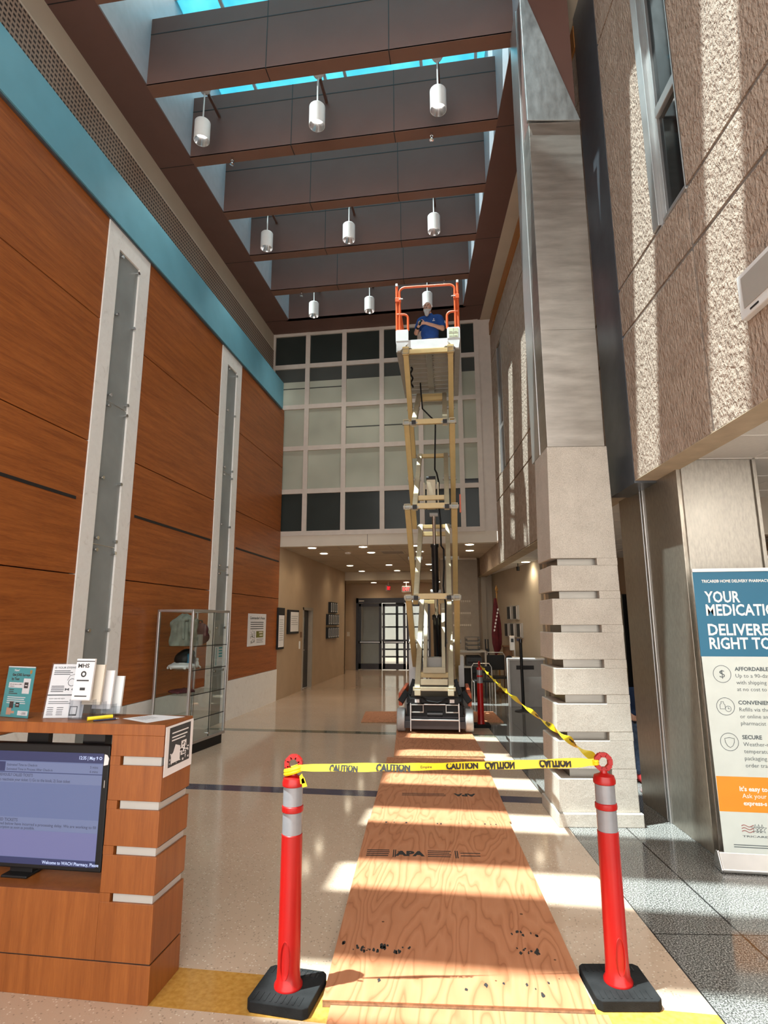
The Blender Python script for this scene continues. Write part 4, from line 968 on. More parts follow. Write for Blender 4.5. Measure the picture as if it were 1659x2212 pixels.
sub('barrel', MB().cyl(a, a+dv*.7, .010, 12), M['yellow_pen'], hl); sub('cap', MB().cyl(a+dv*.7, b, .0105, 12), M['yellow_pen'], hl)
pn_o = thing('pen', 'dark blue pen lying between highlighter and paper', 'pen', (-1.865, 2.95, 1.21))
a, b = Vector((-1.915, 2.835, 1.2145)), Vector((-1.825, 2.915, 1.2145)); dv = b-a
sub('barrel', MB().cyl(a, a+dv*.88, .0042, 10), M['navy_pen'], pn_o); sub('tip', MB().cyl(a+dv*.88, b, .004, 10, .001), M['chrome'], pn_o)
pg = MB().prism([(-1.821, 2.941), (-1.62, 2.831), (-1.521, 3.038), (-1.722, 3.078)], (0, 0, 1.2105), (1,0,0), (0,1,0), (0,0,.0006))
pp = thing('paper_sheet', 'loose white sheet lying on the right end of the counter', 'paper', (-1.67, 2.97, 1.21)); sub('sheet', pg, M['paper'], pp, smooth=False)
k = MB(); lines(k, (-1.74, 3.03, 1.2115), Vector((.87,-.48,0)), Vector((.48,.87,0)), .12, 7, .014, .004); sub('print', k, M['paper_grey'], pp, smooth=False)
nt_ = thing('taped_notice', 'black and white notice taped to the end of the counter', 'notice', (-1.498, 2.95, 1.08))
o = Vector((-1.498, 2.800, .965)); ex = Vector((0,1,0)); nx = Vector((1,0,0))
sub('sheet', MB().prism([(0,0),(.285,0),(.285,.232),(0,.232)], o, ex, EZ, nx*.002), M['paper'], nt_, smooth=False)
k = MB(); rect(k, o+nx*.0025, ex, EZ, .035, .255, .035, .222); sub('print_dark', k, M['print_dark'], nt_, smooth=False)
k = MB(); q = o+nx*.003
for z, w_ in ((.19, .17), (.17, .16), (.155, .14)): rect(k, q, ex, EZ, .06, .06+w_, z, z+.006)
k.prism([(.06,.05),(.15,.05),(.15,.12),(.10,.135),(.08,.10),(.06,.09)], q, ex, EZ, nx*.0003)
for i in range(40):
    y, z = random.uniform(.045, .24), random.uniform(.04, .10); rect(k, q, ex, EZ, y, y+random.uniform(.004,.016), z, z+random.uniform(.004,.012))
rect(k, q, ex, EZ, .16, .215, .07, .14); sub('print_white', k, M['paper'], nt_, smooth=False)
k = MB()
for i in range(16):
    y, z = .165+random.random()*.04, .075+random.random()*.055; rect(k, q+nx*.0005, ex, EZ, y, y+.007, z, z+.006)
sub('print_marks', k, M['ink'], nt_, smooth=False)

# ------------------------------------------------------------------ glass display case by the wood wall
A0, B0 = Vector((-3.70, 7.46, 0)), Vector((-3.60, 8.43, 0))
ca = (B0-A0).normalized(); cx = Vector((-ca.y, ca.x, 0)); cw_, cl = .56, (B0-A0).length
def cp(a, c, z): return A0 + ca*a + cx*c + Vector((0,0,z))
def cbox(mb, a0, a1, c0, c1, z0, z1):
    return mb.add([cp(a0,c0,z0),cp(a1,c0,z0),cp(a1,c1,z0),cp(a0,c1,z0),cp(a0,c0,z1),cp(a1,c0,z1),cp(a1,c1,z1),cp(a0,c1,z1)], [(0,3,2,1),(4,5,6,7),(0,1,5,4),(1,2,6,5),(2,3,7,6),(3,0,4,7)])
ds = thing('display_case', 'tall glass display case with aluminium frame before the wood wall', 'display case', cp(cl/2, cw_/2, 0))
cw_ = .56
sub('plinth', cbox(MB(), .03, cl-.03, .03, cw_-.03, 0, .13), M['black'], ds, smooth=False)
sub('floor_panel', cbox(MB(), 0, cl, 0, cw_, .13, .165), M['alu'], ds, smooth=False)
fr_ = MB()
for a in (0, cl-.035):
    for c_ in (0, cw_-.035): cbox(fr_, a, a+.035, c_, c_+.035, .165, 1.88)
for z in (1.85,):
    cbox(fr_, 0, cl, 0, .035, z, z+.035); cbox(fr_, 0, cl, cw_-.035, cw_, z, z+.035); cbox(fr_, 0, .035, 0, cw_, z, z+.035); cbox(fr_, cl-.035, cl, 0, cw_, z, z+.035)
sub('frame', fr_, M['alu'], ds, .006, smooth=False)
for z in (.43, .75, 1.07, 1.385):
    sub('shelf', cbox(MB(), .03, cl-.03, .02, cw_-.03, z, z+.007), M['clear'], ds, smooth=False)
    sub('shelf_edge', cbox(MB(), .0, cl, .012, .02, z-.002, z+.008), M['groove'], ds, smooth=False)
sub('side_pane', cbox(MB(), .012, .016, .03, cw_-.03, .165, 1.85), M['clear'], ds, smooth=False)
sub('sliding_pane', cbox(MB(), .03, cl*.56, .012, .016, .165, 1.85), M['clear'], ds, smooth=False)
sub('sliding_pane', cbox(MB(), cl*.56, cl-.03, .020, .024, .165, 1.85), M['clear'], ds, smooth=False)
sub('pane_edge', cbox(MB(), cl*.56-.004, cl*.56, .008, .018, .165, 1.85), M['groove'], ds, smooth=False)
sub('lock', MB().cyl(cp(cl*.53, -.012, .21), cp(cl*.53, .02, .21), .014, 10), M['chrome'], ds)
sub('top_pane', cbox(MB(), .03, cl-.03, .03, cw_-.03, 1.862, 1.868), M['clear'], ds, smooth=False)
# its contents
def cloth(a, c_, z, w_, d_, h, seed, fold=.03):
    rr = random.Random(seed); pr = [('e', cp(a, c_, z+h*.5), (w_*.5, d_*.5, h*.5))]
    for i in range(9):
        t_ = rr.uniform(0, 2*PI); pr.append(('c', cp(a+w_*.28*math.cos(t_), c_+d_*.28*math.sin(t_), z+h*.85), fold, cp(a+w_*.46*math.cos(t_+.5), c_+d_*.46*math.sin(t_+.5), z+fold), fold*.9))
    return fuse(pr, .010, 3)
hd = thing('draped_hoodie', 'grey green hooded sweatshirt hung in the display case top left', 'sweatshirt', cp(.24, .28, 1.393))
m = MB(); nr, na = 14, 40; hv = []
for i in range(nr+1):
    t_ = i/nr; z_ = 1.396+.42*t_
    w_ = .165*(1-.08*t_)*math.cos(max(0, t_-.72)/.28*1.35)+.008; d_ = .185*(1-.05*t_)*math.cos(max(0, t_-.72)/.28*1.35)+.008
    for k_ in range(na):
        an = 2*PI*k_/na
        f_ = 1+.10*math.sin(5*an+3.5*t_+.6)+.06*math.sin(9*an-6*t_)+.05*math.sin(3*an+9*t_)
        f_ *= .93
        hv.append(cp(.22+w_*f_*math.cos(an), .28+d_*f_*math.sin(an), z_+.018*math.sin(4*an+2)*(t_ > .3)))
m.add(hv, [(i*na+k_, i*na+(k_+1) % na, (i+1)*na+(k_+1) % na, (i+1)*na+k_) for i in range(nr) for k_ in range(na)]+[tuple(range(nr*na, nr*na+na))])
sub('fabric', m, M['grey_cloth'], hd)
sub('hood', fuse([('e', cp(.19, .20, 1.76), (.10, .10, .05)), ('c', cp(.12, .12, 1.75), .025, cp(.10, .10, 1.58), .022), ('c', cp(.26, .11, 1.74), .025, cp(.19, .085, 1.57), .022), ('c', cp(.09, .22, 1.72), .03, cp(.07, .18, 1.50), .024)], .009, 4), M['grey_cloth'], hd)
bp = thing('backpack', 'dark red backpack with a small crest in the display case', 'backpack', cp(.66, .28, 1.393))
sub('body', fuse([('e', cp(.66, .30, 1.50), (.15, .12, .11)), ('e', cp(.66, .30, 1.60), (.13, .10, .11))], .012, 3), M['maroon'], bp)
sub('handle', MB().tube([cp(.60, .30, 1.69), cp(.62, .30, 1.735), cp(.70, .30, 1.735), cp(.72, .30, 1.69)], .012, 8), M['black'], bp)
sub('crest', MB().cyl(cp(.72, .175, 1.57), cp(.72, .19, 1.57), .028, 14), M['cream_light'], bp)
bk = one('grey_box', cbox(MB(), .42, .52, .16, .22, 1.393, 1.54), M['cab_grey'], 'small grey box standing beside the dark red backpack', 'box', smooth=False)
bg_ = thing('dark_bag', 'black and blue bag on the second shelf of the display case', 'bag', cp(.32, .3, 1.078))
sub('body', fuse([('e', cp(.32, .30, 1.20), (.15, .13, .125)), ('e', cp(.34, .28, 1.28), (.11, .1, .07))], .012, 3), M['black'], bg_); sub('blue_panel', fuse([('e', cp(.26, .20, 1.19), (.05, .03, .10))], .008, 2), M['banner_blue'], bg_)
ws = one('white_shirt', cloth(.22, .28, 1.078, .36, .40, .09, 3, .02), M['paper'], 'folded white shirt lying on the second shelf of the display case', 'shirt')
tk = thing('card_sign', 'white card with teal print standing at the case\'s right end', 'sign', cp(.82, .08, 1.078))
sub('card', cbox(MB(), .70, .92, .060, .064, 1.085, 1.36), M['paper'], tk, smooth=False)
k = MB(); q = cp(0, .058, 0)
for z in (1.33, 1.29, 1.25, 1.21): rect(k, q, ca, EZ, .80, .90, z, z+.022)
for i in range(12): rect(k, q, ca, EZ, .72, .75, 1.10+i*.021, 1.112+i*.021)
sub('print', k, M['teal_print'], tk, smooth=False)
mf = one('maroon_garment', cloth(.25, .28, .758, .36, .36, .06, 5, .02), M['maroon'], 'folded dark red garment on the third shelf of the display case', 'garment')
fg = one('white_figurine', fuse([('e', cp(.47, .2, 1.13), (.03, .03, .05)), ('e', cp(.47, .2, 1.195), (.022, .022, .025)), ('c', cp(.5, .2, 1.12), .012, cp(.53, .18, 1.085), .012)], .006, 2), M['paper'], 'little pale figurine on the second shelf beside the bag', 'figurine')
# poster on the third wood panel
ps = thing('wall_poster', 'white sheet with a script heading on the last wood panel', 'poster', (XL, 11.6, 1.25))
q = Vector((XL+.002, 11.06, 1.245)); ex = Vector((0,1,0))
sub('sheet', MB().prism([(0,0),(1.03,0),(1.03,.64),(0,.64)], q, ex, EZ, (.003,0,0)), M['paper'], ps, smooth=False)
k = MB(); q2 = q+Vector((.004,0,0)); text(k, 'Commander\'s Focus', q2+ex*.10+EZ*.53, ex, EZ, .05, .84, .02); lines(k, q2+ex*.14+EZ*.46, ex, EZ, .75, 4, .042, .014, .05)
lines(k, q2+ex*.5+EZ*.12, ex, EZ, .4, 3, .03, .008)
sub('print', k, M['print_dark'], ps, smooth=False)
k = MB(); rect(k, q2, ex, EZ, .47, .88, .16, .29); sub('olive_block', k, mat('olive_print', (.16, .16, .02), .6), ps, smooth=False)
k = MB(); rect(k, q2+Vector((.001,0,0)), ex, EZ, .62, .84, .245, .275); rect(k, q2+Vector((.001,0,0)), ex, EZ, .66, .84, .19, .22); sub('block_lettering', k, M['cream_light'], ps, smooth=False)
k = MB()
for i in range(60):
    y, z = random.uniform(.14, .38), random.uniform(.05, .29); rect(k, q2, ex, EZ, y, y+.03, z, z+.014)
sub('print_texture', k, M['paper_grey'], ps, smooth=False)

# ------------------------------------------------------------------ red delineator posts and caution tape
def post(x, y, rz, label, ring_rz):
    t = thing('delineator_post', label, 'traffic post', (x, y, 0), 'red delineator posts with reflective bands', 'L', rz)
    Rm = Matrix.Translation((x, y, 0)) @ Matrix.Rotation(rz, 4, 'Z')
    T = lambda mb: (setattr(mb, 'v', [Rm @ p for p in mb.v]), mb)[1]
    b = MB().prism([(-.145,-.125),(-.125,-.145),(.125,-.145),(.145,-.125),(.145,.125),(.125,.145),(-.125,.145),(-.145,.125)], (0,0,0), (1,0,0), (0,1,0), (0,0,.045))
    bo = sub('base', T(b), M['rubber'], t, .004, smooth=False)
    for ya, yb in ((-.13, -.07), (.075, .13)):
        k = MB()
        for i in range(9): k.box(-.12+i*.027, -.112+i*.027, ya, yb, .045, .047)
        sub('tread', T(k), M['rubber'], bo, smooth=False)
    k = MB().box(.02, .11, .085, .115, .045, .0462); sub('hand_slot', T(k), M['groove'], bo, smooth=False)
    body = MB().lathe((0,0,0), [(.066,.045),(.066,.055),(.056,.07),(.053,.12),(.050,.695),(.047,.697),(.047,.795),(.052,.798),(.053,.808),(.052,.822),(.047,.825),(.047,.912),(.053,.915),(.054,.93),(.048,.95),(.028,.957),(.018,.962),(.015,.975)], 32)
    sub('tube', T(body), M['red'], t)
    sub('reflective_band', T(MB().lathe((0,0,0), [(.0478,.698),(.0478,.795)], 32)), M['reflect'], t); sub('reflective_band', T(MB().lathe((0,0,0), [(.0478,.826),(.0478,.911)], 32)), M['reflect'], t)
    R2 = Matrix.Rotation(ring_rz-rz, 3, 'Z')
    ctr = Vector((0,0,1.012)); pts = [ctr + R2 @ Vector((.037*math.cos(PI/8+i*PI/4), 0, .037*math.sin(PI/8+i*PI/4))) for i in range(8)]
    rg = MB()
    for i in range(8):
        rg.bar(pts[i], pts[(i+1) % 8], .022, .020, R2 @ Vector((0,1,0))); rg.sphere(pts[i], .0112, 8)
    sub('handle_ring', T(rg), M['red'], t)
    em = MB(); pe = [Vector((-.022*math.cos(a)+0, -.0525-.0, .17+.05*math.sin(a)*1.6)) for a in [2*PI*i/20 for i in range(20)]]
    em.tube(pe, .0022, 6, True); sub('embossed_oval', T(em), M['red'], t)
    return t
PL, PR, P3 = Vector((-.893, 2.955, 0)), Vector((.630, 3.206, 0)), RW(1.26, 10.15)
post(PL.x, PL.y, -.08, 'red delineator post on black base, in the left foreground beside the plywood', 0)
post(PR.x, PR.y, .14, 'red delineator post on black base, in the right foreground before the stone column', .15)
post(P3.x, P3.y, .1, 'red delineator post standing far back, right of the scissor lift', 1.3)
# tape 1: between the two near posts
def ribbon(mb, pts, wid, ups):
    vs_ = []
    for p, w_, u_ in zip(pts, wid, ups): vs_ += [p-u_*(w_/2), p+u_*(w_/2)]
    mb.add(vs_, [(2*i, 2*i+2, 2*i+3, 2*i+1) for i in range(len(pts)-1)])
t1 = thing('caution_tape', 'yellow caution tape stretched between the two near red posts', 'tape', (-.14, 3.06, 1.0))
a, b = PL+Vector((.035, -.02, 1.000)), PR+Vector((-.035, -.01, 1.012)); n = 40
pts, wid, ups = [], [], []
for i in range(n+1):
    s_ = i/n; p = a.lerp(b, s_) - Vector((0,0,.006*math.sin(PI*s_)))
    w_ = .026+.020*s_+.010*math.sin(PI*min(1, s_*3))+.003*math.sin(s_*37)
    if s_ > .97: w_ *= .75
    tl_ = .45*math.sin(s_*9)*(1-s_)+.12
    pts.append(p); wid.append(w_); ups.append(Vector((0, math.sin(tl_), math.cos(tl_))))
m = MB(); ribbon(m, pts, wid, ups); sub('ribbon', m, M['tape'], t1)
k = MB(); dirn = (b-a).normalized()
def tword(s0, w_, flip, cap, lo, body='CAUTION', bold=.035):
    i = int(s0*n); p = a.lerp(b, s0) - Vector((0,0,.006*math.sin(PI*s0))); u_ = ups[i]*(-1 if flip else 1); d_ = dirn
    nrm_ = Vector((0,-1,0)); mb = MB()
    text(mb, body, p+u_*lo+nrm_*.006, d_, u_, cap, w_, bold)
    # keep the print inside the folded ribbon
    h = wid[i]/2-.002
    for v_ in mb.v:
        dz = (v_-p).dot(ups[i])
        if abs(dz) > h: v_ -= ups[i]*(dz-math.copysign(h, dz))
    k.add(mb.v, mb.f)
tword(.10, .14, False, .036, -.022, 'CAUTION', .06); tword(.255, .17, False, .036, -.020, 'CAUTION', .06); tword(.405, .055, False, .012, -.006, 'Empire', .01)
tword(.49, .16, False, .036, -.014, 'CAUTION', .06); tword(.62, .15, True, .034, -.018, 'CAUTION', .06); tword(.805, .16, True, .034, -.020, 'CAUTION', .06)
sub('lettering', k, M['ink'], t1, smooth=False)
kn = MB()
for i in range(2): kn.tube([PL+Vector((.040*math.cos(t_), .026*math.sin(t_), .978+.013*i+.012*math.cos(t_))) for t_ in [2*PI*j/18 for j in range(18)]], .011, 7, True)
for i, (dx, dz) in enumerate(((.04, -.02), (.05, -.035))): kn.prism([(0,0),(.012,.012),(.03,-.03),(.006,-.036)], PL+Vector((dx,-.03,.985+dz)), (1,0,0), (0,0,1), (0,-.004,0))
for i in range(2): kn.tube([PR+Vector((-.038+.012*math.cos(t_), .018*math.sin(t_), 1.005+.012*i)) for t_ in [2*PI*j/14 for j in range(14)]], .008, 7, True)
sub('knot', kn, M['tape'], t1)
t2 = thing('caution_tape', 'twisted yellow caution tape running back to the far red post', 'tape', (.4, 6.5, 1.0))
a, b = PR+Vector((-.03, .02, 1.02)), P3+Vector((.02, -.01, .985)); n2 = 150; pts, wid, ups = [], [], []
for i in range(n2+1):
    s_ = i/n2; p = a.lerp(b, s_) - Vector((0,0,.05*math.sin(PI*s_))); ang = 34*s_+1.4*math.sin(9*s_)
    pts.append(p); wid.append(.045*(.75+.25*abs(math.cos(6*s_)))); ups.append(Vector((math.sin(ang), 0, math.cos(ang))))
m = MB(); ribbon(m, pts, wid, ups); sub('ribbon', m, M['tape'], t2)
k = MB()
for s_ in (.06, .11, .17, .23, .30):
    i = int(s_*n2); d_ = (pts[i+1]-pts[i]).normalized()
    for q_ in range(5): k.bar(pts[i]+d_*(.03*q_)-ups[i]*.010+Vector((-.002,-.002,.002)), pts[i]+d_*(.03*q_+.004)+ups[i]*.010+Vector((-.002,-.002,.002)), .010, .0012)
sub('lettering', k, M['ink'], t2, smooth=False)

# ------------------------------------------------------------------ plywood sheets on the floor
def sheet(u, v, a, wd, ln, th, label):
    t = thing('plywood_sheet', label, 'plywood sheet', (u+wd/2, v+ln/2, 0), 'plywood sheets protecting the floor', 'R')
    e1, e2 = Vector((math.cos(a), -math.sin(a), 0)), Vector((math.sin(a), math.cos(a), 0)); o_ = Vector((u, v, 0))
    m_ = MB('R').prism([(0,0),(wd,0),(wd,ln),(0,ln)], o_+Vector((0,0,.0005)), e1, e2, (0,0,th-.003)); sub('edge_core', m_, M['ply_edge'], t, smooth=False)
    m_ = MB('R').prism([(-.001,-.001),(wd+.001,-.001),(wd+.001,ln+.001),(-.001,ln+.001)], o_+Vector((0,0,th-.003)), e1, e2, (0,0,.003)); fo = sub('face_veneer', m_, M['ply'], t, smooth=False)
    return t, o_+Vector((0,0,th+.0006)), e1, e2
sheet(-.405, .52, .024, 1.22, 2.44, .012, 'nearest plywood sheet, partly cut off by the bottom of the picture')
t, o_, e1, e2 = sheet(-.385, 2.965, .024, 1.205, 2.455, .030, 'second plywood sheet, between the two near red posts, with APA stamp')
k = MB('R'); q = o_
text(k, 'APA', q+e1*.26+e2*1.66, e1, e2, .085, .22, .06)
for x in (.245, .70): rect(k, q, e1, e2, x, x+.008, 1.63, 1.77); rect(k, q, e1, e2, x+.014, x+.022, 1.63, 1.77)
lines(k, q+e1*.05+e2*1.75, e1, e2, .17, 4, .034, .016); lines(k, q+e1*.50+e2*1.75, e1, e2, .18, 4, .034, .014); lines(k, q+e1*.74+e2*1.72, e1, e2, .15, 2, .05, .014)
def blot(x, y, n_, w_, h_):
    n_ = int(n_*.7)
    for i in range(n_):
        px_, py_ = x+random.uniform(0, w_), y+random.uniform(-h_/2, h_/2); r_ = random.uniform(.004, .013); m_ = 9
        k.add([q+e1*(px_+r_*random.uniform(.5,1)*math.cos(2*PI*j/m_))+e2*(py_+2.0*r_*random.uniform(.5,1.1)*math.sin(2*PI*j/m_)) for j in range(m_)], [tuple(range(m_))])
sub('ink_stamp', k, M['ink'], t, smooth=False); k = MB('R'); blot(.09, .43, 26, .20, .06); blot(.30, .42, 10, .10, .06); blot(.94, .45, 16, .12, .06); blot(.90, .62, 10, .20, .05); blot(.02, .47, 5, .06, .05); blot(.1, 2.36, 14, 1.0, .05); blot(.2, .13, 12, .9, .1)
sub('stain', k, M['ink'], t, smooth=False)
t, o_, e1, e2 = sheet(-.315, 5.45, .035, 1.215, 2.36, .02, 'third plywood sheet from the front, before the lift')
k = MB('R'); q = o_
text(k, 'APA', q+e1*.98+e2*.80, -e1, -e2, .085, .22, .06); lines(k, q+e1*.25+e2*.78, e1, e2, .45, 3, .035, .014); 
sub('ink_print', k, M['ink'], t, smooth=False)
sheet(-.15, 7.87, .008, 1.16, 2.44, .024, 'fourth plywood sheet, under the front wheels of the lift')
sheet(-.76, 10.45, 0, 2.44, 1.20, .022, 'plywood sheet laid crosswise behind the lift\'s front wheels')

# ------------------------------------------------------------------ roll-up banner
bn = thing('rollup_banner', 'blue, white and orange roll-up pharmacy banner at the right edge', 'banner', (2.1, 4.72, 0))
BY = 4.715
sub('base', MB().prism([(-.07,.0),(.06,.0),(.05,.055),(.0,.115),(-.02,.115),(-.075,.02)], (1.66, BY+.02, .004), (0,1,0), (0,0,1), (.90,0,0)), M['alu'], bn, .006, smooth=False)
sub('end_cap', MB().prism([(-.075,.0),(.065,.0),(.055,.06),(.0,.125),(-.025,.125),(-.08,.02)], (1.65, BY+.02, .003), (0,1,0), (0,0,1), (.012,0,0)), M['chrome'], bn, .004, smooth=False)
sub('support_pole', MB().cyl((2.11, BY+.07, .08), (2.11, BY+.03, 2.07), .012, 10), M['alu'], bn)
sub('top_rail', MB().box(1.672, 2.532, BY-.010, BY+.012, 2.070, 2.096), M['lift_white'], bn, .003, smooth=False)
def bx(x0a, x0b, z0, z1): return MB().add([(x0a,BY,z0),(2.53,BY,z0),(2.53,BY,z1),(x0b,BY,z1),(x0a,BY+.002,z0),(2.53,BY+.002,z0),(2.53,BY+.002,z1),(x0b,BY+.002,z1)], [(0,1,2,3),(7,6,5,4),(0,4,5,1),(3,2,6,7),(0,3,7,4),(1,5,6,2)])
bp_ = sub('fabric', bx(1.697, 1.673, .105, 2.072), M['banner_white'], bn, smooth=False)
def br(x0, x1, z0, z1): return MB().quad((x0,BY-.0006,z0),(x1,BY-.0006,z0),(x1,BY-.0006,z1),(x0,BY-.0006,z1))
sub('blue_field', br(1.676, 2.529, 1.447, 2.071), M['banner_blue'], bp_, smooth=False); sub('orange_band', br(1.695, 2.529, .384, .617), M['banner_orange'], bp_, smooth=False)
k = MB(); q = Vector((0, BY-.0012, 0))
text(k, 'TRICARE\u00ae HOME DELIVERY PHARMACY', q+EX*1.735+EZ*1.990, EX, EZ, .021, .47, .02)
for s_, z, w_ in (('YOUR', 1.843, .246), ('MEDICATIONS', 1.746, .60), ('DELIVERED', 1.602, .495), ('RIGHT TO', 1.503, .425)): text(k, s_, q+EX*1.745+EZ*z, EX, EZ, .081, w_, .022)
sub('white_lettering', k, M['banner_text_w'], bp_, smooth=False); k = MB()
text(k, 'It\'s easy to', q+EX*1.842+EZ*.523, EX, EZ, .030, None, .03); text(k, 'Ask your', q+EX*1.855+EZ*.477, EX, EZ, .030, None, 0); text(k, 'express-s', q+EX*1.858+EZ*.430, EX, EZ, .028, None, .03)
sub('orange_band_lettering', k, M['banner_text_w'], bp_, smooth=False)
k = MB()
for z, hd_, ls_ in ((1.346, 'AFFORDABLE', ('Up to a 90-day', 'with shipping', 'at no cost to')), (1.110, 'CONVENIENT', ('Refills via the', 'or online and', 'pharmacist')), (.872, 'SECURE', ('Weather-resistant', 'temperature', 'packaging', 'order tracking'))):
    text(k, hd_, q+EX*1.898+EZ*z, EX, EZ, .0265, None, .025)
    for i, l_ in enumerate(ls_): text(k, l_, q+EX*1.900+EZ*(z-.048-.0475*i), EX, EZ, .027, None, -.004)
for z in (1.322, 1.094, .850): circ(k, q+EX*1.809+EZ*z, .062, .0035, EX, EZ, 40)
text(k, '$', q+EX*1.809+EZ*1.297, EX, EZ, .055, .036, -.012, 'C')
k.tube([q+EX*(1.790+x)+EZ*(1.077+z) for x, z in ((-.018,0),(-.018,.03),(-.01,.036),(-.01,.05),(.008,.05),(.008,.036),(.016,.03),(.016,0))], .0016, 5, True); circ(k, q+EX*1.826+EZ*1.078, .021, .003, EX, EZ, 24); k.bar(q+EX*1.826+EZ*1.078, q+EX*1.826+EZ*1.09, .003, .001); k.bar(q+EX*1.826+EZ*1.078, q+EX*1.836+EZ*1.078, .001, .003)
k.tube([q+EX*(1.812+x)+EZ*(.848+z) for x, z in ((0,.032),(.032,.026),(.03,.0),(.018,-.024),(0,-.036),(-.018,-.024),(-.03,.0),(-.032,.026))], .0016, 5, True)
text(k, 'TRICARE', q+EX*1.828+EZ*.222, EX, EZ, .012, .165, .01)
for i in range(3):
    c_ = q+EX*(1.918+.022*i)+EZ*.278; st5 = []
    for j in range(10):
        r_ = .030 if j % 2 == 0 else .012; st5.append(c_+EX*(r_*math.cos(PI/2+j*PI/5))+EZ*(r_*math.sin(PI/2+j*PI/5)))
    k.tube(st5, .0016, 5, True)
lines(k, q+EX*1.765+EZ*.168, EX, EZ, .5, 2, .014, .005)
sub('dark_lettering', k, M['banner_ink'], bp_, smooth=False)
k = MB()
for i in range(3): k.tube([q+EX*(1.828+.008*j)+EZ*(.295-.018*i+.006*math.sin(j*.75)) for j in range(11)], .0025, 5)
sub('logo_stripes', k, mat('logo_red', (.34, .12, .11), .5), bp_, smooth=False)
# wall device and small notice beyond
dv_ = thing('wall_speaker', 'white framed grey speaker panel on the concrete wall at the right edge', 'speaker', (3.0, 3.2, 3.62), None, 'R')
WORLD[dv_.name] = Matrix.Translation(RW(2.07, 3.0, 3.62)); dv_.location = RW(2.07, 3.0, 3.62)
sub('frame', MB('R').box(2.045, UW, 2.70, 3.28, 3.475, 3.76), M['lift_white'], dv_, .006, smooth=False); sub('grille_cloth', MB('R').box(2.040, 2.046, 2.74, 3.23, 3.53, 3.725), M['cab_grey'], dv_, smooth=False); sub('badge', MB('R').box(2.041, 2.046, 3.10, 3.18, 3.495, 3.505), M['groove'], dv_, smooth=False)
nz = thing('room_notice', 'white notice with black and red print seen past the steel wall, right edge', 'notice', (3.55, 5.6, 1.9), None, 'R')
sub('sheet', MB('R').box(3.02, 3.6, 5.0, 5.01, 1.85, 2.25), M['white'], nz, smooth=False)
k = MB('R'); text(k, 'A', Vector((3.045, 4.998, 2.16)), (1,0,0), (0,0,1), .06, None, .05); k.box(3.03, 3.5, 4.997, 4.999, 2.14, 2.145); sub('lettering', k, M['ink'], nz, smooth=False)
k = MB('R').cyl((3.075, 4.998, 2.08), (3.075, 4.9985, 2.08), .035, 16); sub('red_mark', k, mat('red_print', (.35, .01, .02), .5), nz, smooth=False)
sub('stand', MB('R').cyl((3.3, 5.02, 0), (3.3, 5.02, 1.9), .012, 8).lathe((3.3, 5.02, 0), [(.15, 0), (.15, .02), (.03, .04)], 16), M['alu'], nz)

# ------------------------------------------------------------------ scissor lift (frame R, centre line u = LU, front at v = LV)
LU, LV, G0 = .455, 9.36, .024
lf = thing('scissor_lift', 'cream and orange electric scissor lift raised to the ceiling on the plywood', 'scissor lift', (LU, LV+1.0, 0), None, 'R')
def L(x, y, z): return (LU+x, LV+y, z)
def lb(x0, x1, y0, y1, z0, z1, mb=None): return (mb or MB('R')).box(LU+x0, LU+x1, LV+y0, LV+y1, z0, z1)
def lbar(a, b, w_, h_, upv=(0,1,0), mb=None): return (mb or MB('R')).bar(L(*a), L(*b), w_, h_, upv)
# chassis
sub('chassis', lb(-.44, .44, .12, 2.02, .12, .44), M['black'], lf, .01, smooth=False)
sub('axle_beam', lb(-.47, .47, .02, .06, .10, .20).box(LU-.47, LU+.47, LV+.10, LV+.34, .12, .26), M['dark_metal'], lf, smooth=False)
for sx in (-1, 1):
    for y in (.19, 1.88):
        w_ = MB('R'); x0 = sx*.53; c_ = G0+.178
        prof = [(.10,-.062),(.165,-.062),(.178,-.05),(.178,.05),(.165,.062),(.10,.062)]
        n = 28; vs_ = []
        for r_, h_ in prof: vs_ += [Vector(L(x0+h_, y+r_*math.cos(2*PI*i/n), c_+r_*math.sin(2*PI*i/n))) for i in range(n)]
        w_.add(vs_, [(i*n+k_, i*n+(k_+1)%n, (i+1)*n+(k_+1)%n, (i+1)*n+k_) for i in range(len(prof)-1) for k_ in range(n)])
        wo = sub('wheel', w_, M['tyre'], lf)
        sub('hub', MB('R').cyl(L(x0-.055, y, c_), L(x0+.055, y, c_), .105, 22), M['lift_white'], wo)
    sub('side_panel', lb(sx*.545-.03, sx*.545+.03, .22, 1.75, .40, .60), M['orange_dark'], lf, .01, smooth=False)
    sub('fender_arm', lbar((sx*.44, .2, .62), (sx*.54, .12, .48), .09, .05), M['black'], lf, .006, smooth=False)
    p_ = lb(sx*.27-.10, sx*.27+.10, .0, .03, .33, .345).box(LU+sx*.27-.10, LU+sx*.27+.10, LV, LV+.03, .44, .455).box(LU+sx*.27-.10, LU+sx*.27-.088, LV, LV+.03, .345, .44).box(LU+sx*.27+.088, LU+sx*.27+.10, LV, LV+.03, .345, .44)
    sub('fork_pocket', p_, M['grey_steel'], lf, smooth=False)
    sub('front_post', lb(sx*.372-.008, sx*.372+.008, -.01, .03, .06, .47), M['alu'], lf, smooth=False)
    sub('label', lb(sx*.27-.035, sx*.27+.035, .005, .012, .478, .528), M['lift_white'], lf, smooth=False)
    sub('lamp_box', lb(sx*.30-.09, sx*.30+.09, .012, .12, .46, .545), M['black'], lf, .006, smooth=False)
    sub('side_bracket', lbar((sx*.40, .12, .58), (sx*.33, .25, .80), .06, .05), M['black'], lf, .005, smooth=False)
sub('front_plate', lb(-.365, .365, .0, .02, .09, .215), M['dark_metal'], lf, smooth=False)
